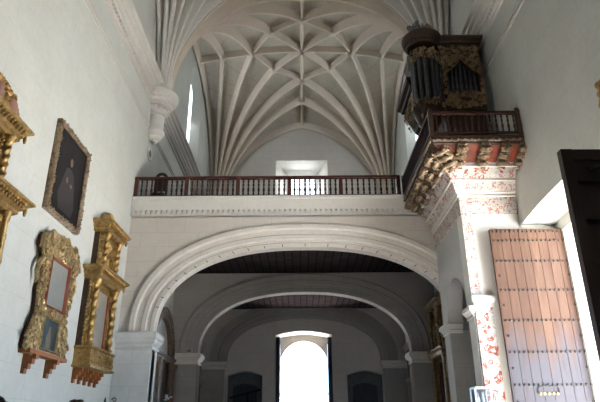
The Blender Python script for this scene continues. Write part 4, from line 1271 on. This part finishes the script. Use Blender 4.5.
for (x, y, h, nm, lab) in ((-6.9, 20.85, 2.78, 'spear', 'slim dark pointed staff standing against the wall by the pier'), (-6.46, 20.25, 2.74, 'scroll', 'dark staff with a curled iron top by the pier')):
    e = empty('processional_staff', lab, 'staff', (x, y, 0), 0, 'staffs by the pier')
    MB().lathe([(.17,0),(.17,.04),(.05,.1),(.022,.2)], (0,0,0), 16).build('foot', M['iron'], e, True)
    MB().tube([(0,0,.15),(0,0,h-.3)], .02, 8).build('pole', M['dark_wood'], e)
    mb = MB()
    if nm == 'spear': mb.lathe([(.02,h-.3),(.045,h-.2),(.03,h-.1),(.0,h+.02)], (0,0,0), 10)
    else:
        scroll(mb, (.07,0,h-.1), (-1,0,0), (0,0,1), .09, 1.2, .022); mb.ball((0,0,h-.28), .045)
    mb.build('finial', M['iron'], e, True)

# ------------------------------------------------ two visitors, only the tops of their heads reach into the picture
def person(loc, rz, h, label, shirt, curly):
    k = h/1.78
    me = bpy.data.meshes.new('person')
    J = [(0,0,.98),(0,0,1.22),(0,.01,1.44),(0,.0,1.54),(0,-.01,1.60),(0,-.01,1.68),                       # pelvis..head
         (.10,0,.92),(.11,-.02,.50),(.11,.02,.10),(.11,-.13,.04),(-.10,0,.92),(-.11,-.02,.50),(-.11,.02,.10),(-.11,-.13,.04),
         (.19,.01,1.42),(.25,.03,1.13),(.26,-.05,.88),(-.19,.01,1.42),(-.25,.03,1.13),(-.26,-.05,.88)]
    Ed = [(0,1),(1,2),(2,3),(3,4),(4,5),(0,6),(6,7),(7,8),(8,9),(0,10),(10,11),(11,12),(12,13),(2,14),(14,15),(15,16),(2,17),(17,18),(18,19)]
    R = [.15,.14,.13,.055,.06,.07,.09,.065,.045,.035,.09,.065,.045,.035,.06,.045,.032,.06,.045,.032]
    me.from_pydata([tuple(c*k for c in p) for p in J], Ed, [])
    o = bpy.data.objects.new('person', me); COL.objects.link(o)
    sm = o.modifiers.new('s', 'SKIN'); su = o.modifiers.new('u', 'SUBSURF'); su.levels = su.render_levels = 2
    sv = me.skin_vertices[0].data if me.skin_vertices else None
    if sv is None:
        bpy.context.view_layer.objects.active = o
        me.skin_vertices.new() if hasattr(me.skin_vertices, 'new') else None
        sv = me.skin_vertices[0].data
    for i, r in enumerate(R): sv[i].radius = (r*k, r*k*.85); sv[i].use_root = (i == 0)
    dg = bpy.context.evaluated_depsgraph_get()
    m2 = bpy.data.meshes.new_from_object(o.evaluated_get(dg)); o.modifiers.clear(); o.data = m2
    m2.materials.clear(); m2.materials.append(M['skin'])
    m2.polygons.foreach_set('use_smooth', [True]*len(m2.polygons))
    o.location = loc; o.rotation_euler = (0,0,rz)
    tag(o, label, 'person', 'visitors along the wall')
    # head with a face, hands, joined into the body mesh
    import bmesh
    hd = MB()
    hd.ball((0,-.015*k,1.655*k), (.077*k,.098*k,.122*k), None, True)
    hd.ball((0,-.112*k,1.645*k), (.015*k,.022*k,.026*k)); hd.ball((0,-.098*k,1.60*k), (.026*k,.014*k,.010*k))
    for s_ in (-1, 1):
        hd.ball((s_*.03*k,-.098*k,1.672*k), (.013*k,.010*k,.009*k)); hd.ball((s_*.079*k,0,1.65*k), (.012*k,.022*k,.034*k))
        hd.ball((s_*.262*k,-.07*k,.83*k), (.018*k,.04*k,.05*k))
        for f in range(4):
            y = -.105*k+.024*k*f
            hd.tube([(s_*.262*k,y,.80*k),(s_*.262*k,y-.006*k,.755*k),(s_*.252*k,y-.004*k,(.725+.006*abs(f-1.3))*k)], [.0095*k,.009*k,.007*k], 6)
        hd.tube([(s_*.255*k,-.105*k,.84*k),(s_*.245*k,-.128*k,.80*k),(s_*.243*k,-.13*k,.775*k)], [.011*k,.010*k,.008*k], 6)
    bm = bmesh.new(); bm.from_mesh(m2)
    t2 = bpy.data.meshes.new('t'); t2.from_pydata(hd.v, [], hd.f); bm.from_mesh(t2); bm.to_mesh(m2); bm.free(); bpy.data.meshes.remove(t2)
    m2.polygons.foreach_set('use_smooth', [True]*len(m2.polygons))
    # clothes
    sh = MB(); rows = []
    for z, rx, ry in ((.9,.185,.135),(1.0,.18,.13),(1.15,.175,.125),(1.32,.19,.13),(1.42,.17,.115),(1.48,.09,.085),(1.51,.068,.068)):
        rows.append([(rx*k*math.cos(2*PI*i/20), ry*k*math.sin(2*PI*i/20), z*k) for i in range(21)])
    sh.strip(rows)
    for s_ in (-1, 1): sh.tube([(s_*.17*k,.01*k,1.43*k),(s_*.215*k,.015*k,1.33*k),(s_*.245*k,.025*k,1.18*k)], [.085*k,.078*k,.068*k], 12)
    sh.build('shirt', shirt, o, True)
    tr = MB()
    for s_ in (-1, 1): tr.tube([(s_*.085*k,0,.98*k),(s_*.10*k,-.005*k,.75*k),(s_*.11*k,-.02*k,.5*k),(s_*.11*k,.015*k,.1*k)], [.115*k,.105*k,.085*k,.07*k], 14)
    tr.build('trousers', M['trousers'], o, True)
    for s_ in (-1, 1): MB().ball((s_*.11*k,-.06*k,.045*k), (.05*k,.13*k,.045*k), None, True).build('shoe', M['hair'], o, True)
    hr = MB(); hr.ball((0,.012*k,1.69*k), (.088*k,.108*k,.105*k), None, True)
    rn = random.Random(int(h*100))
    for i in range(90 if curly else 40):
        a = rn.uniform(0, 2*PI); e_ = rn.uniform(.0, 1.35)
        if math.sin(a) < -.3 and e_ < .7: continue
        p = (.09*k*math.cos(a)*math.cos(e_), .012*k+.11*k*math.sin(a)*math.cos(e_), 1.69*k+.105*k*math.sin(e_))
        if curly: scroll(hr, p, (math.cos(a),math.sin(a),0), (0,0,1), .022*k, 1.1, .0045*k, 8)
        else: hr.ball(p, (.03*k,.03*k,.012*k), Euler((rn.uniform(-.4,.4), rn.uniform(-.4,.4), a)))
    hr.build('hair', M['hair'], o, True)
    return o
person((-1.50, 2.85, 0), .3, 1.745, 'visitor with curly dark hair cut off at the left bottom corner', M['shirt'], True)
person((-2.42, 6.4, 0), -.4, 1.915, 'visitor with short dark hair farther along the frame-hung wall', M['trousers'], False)

# ================================================================== LIGHT
w = bpy.data.worlds.new('sky'); scene.world = w; w.use_nodes = True
bg = w.node_tree.nodes['Background']; bg.inputs[0].default_value = (.36,.64,1,1); bg.inputs[1].default_value = 13.0
sun = bpy.data.lights.new('sun', 'SUN'); sun.energy = 132; sun.angle = math.radians(.6); sun.color = (1,.96,.92)
so = bpy.data.objects.new('sun', sun); COL.objects.link(so)
el, az = math.radians(53), math.radians(20)      # from the side door, a little from behind
dirv = Vector((-math.cos(el)*math.cos(az), -math.cos(el)*math.sin(az), -math.sin(el)))
so.rotation_euler = dirv.to_track_quat('-Z', 'Y').to_euler()
def win(loc, target, sx, sy, power, color):
    l = bpy.data.lights.new('window_light', 'AREA'); l.shape = 'RECTANGLE'; l.size = sx; l.size_y = sy; l.energy = power; l.color = color
    o = bpy.data.objects.new('window_light', l); COL.objects.link(o); o.location = loc
    d = Vector(target)-Vector(loc); o.rotation_euler = d.to_track_quat('-Z', 'Y').to_euler(); return o
for y, pw_l, pw_r in ((32.9, 470, 640), (14.6, 25, 40), (-3.5, 20, 15)):  # lamps at the seen loft windows, then fill lamps at the added ones
    win((WL-.36, y, 21.6), (AX, y, 18.0), 1.4, 4.0, pw_l, (.86,.94,1))
    win((WR+.36, y, 21.6), (AX, y, 16.0), 1.4, 4.0, pw_r, (.86,.95,1))
win((WX, YF+1.9, 20), (WX, 30, 16), 1.7, 2.6, 300, (.85,.95,1))

# ================================================================== CAMERA
cd = bpy.data.cameras.new('camera'); cam = bpy.data.objects.new('camera', cd); COL.objects.link(cam)
cd.sensor_width = 36; cd.lens = 560/600*36; cd.clip_end = 400; cd.clip_start = .05
cam.location = (0, 0, E)
cam.rotation_euler = (Matrix.Rotation(math.radians(90+22.4), 3, 'X') @ Matrix.Rotation(math.radians(-.4), 3, 'Z')).to_euler()
scene.camera = cam
vs = scene.view_settings
vs.view_transform = 'Standard'; vs.look = 'None'; vs.gamma = 1; vs.use_curve_mapping = False; vs.exposure = -0.12
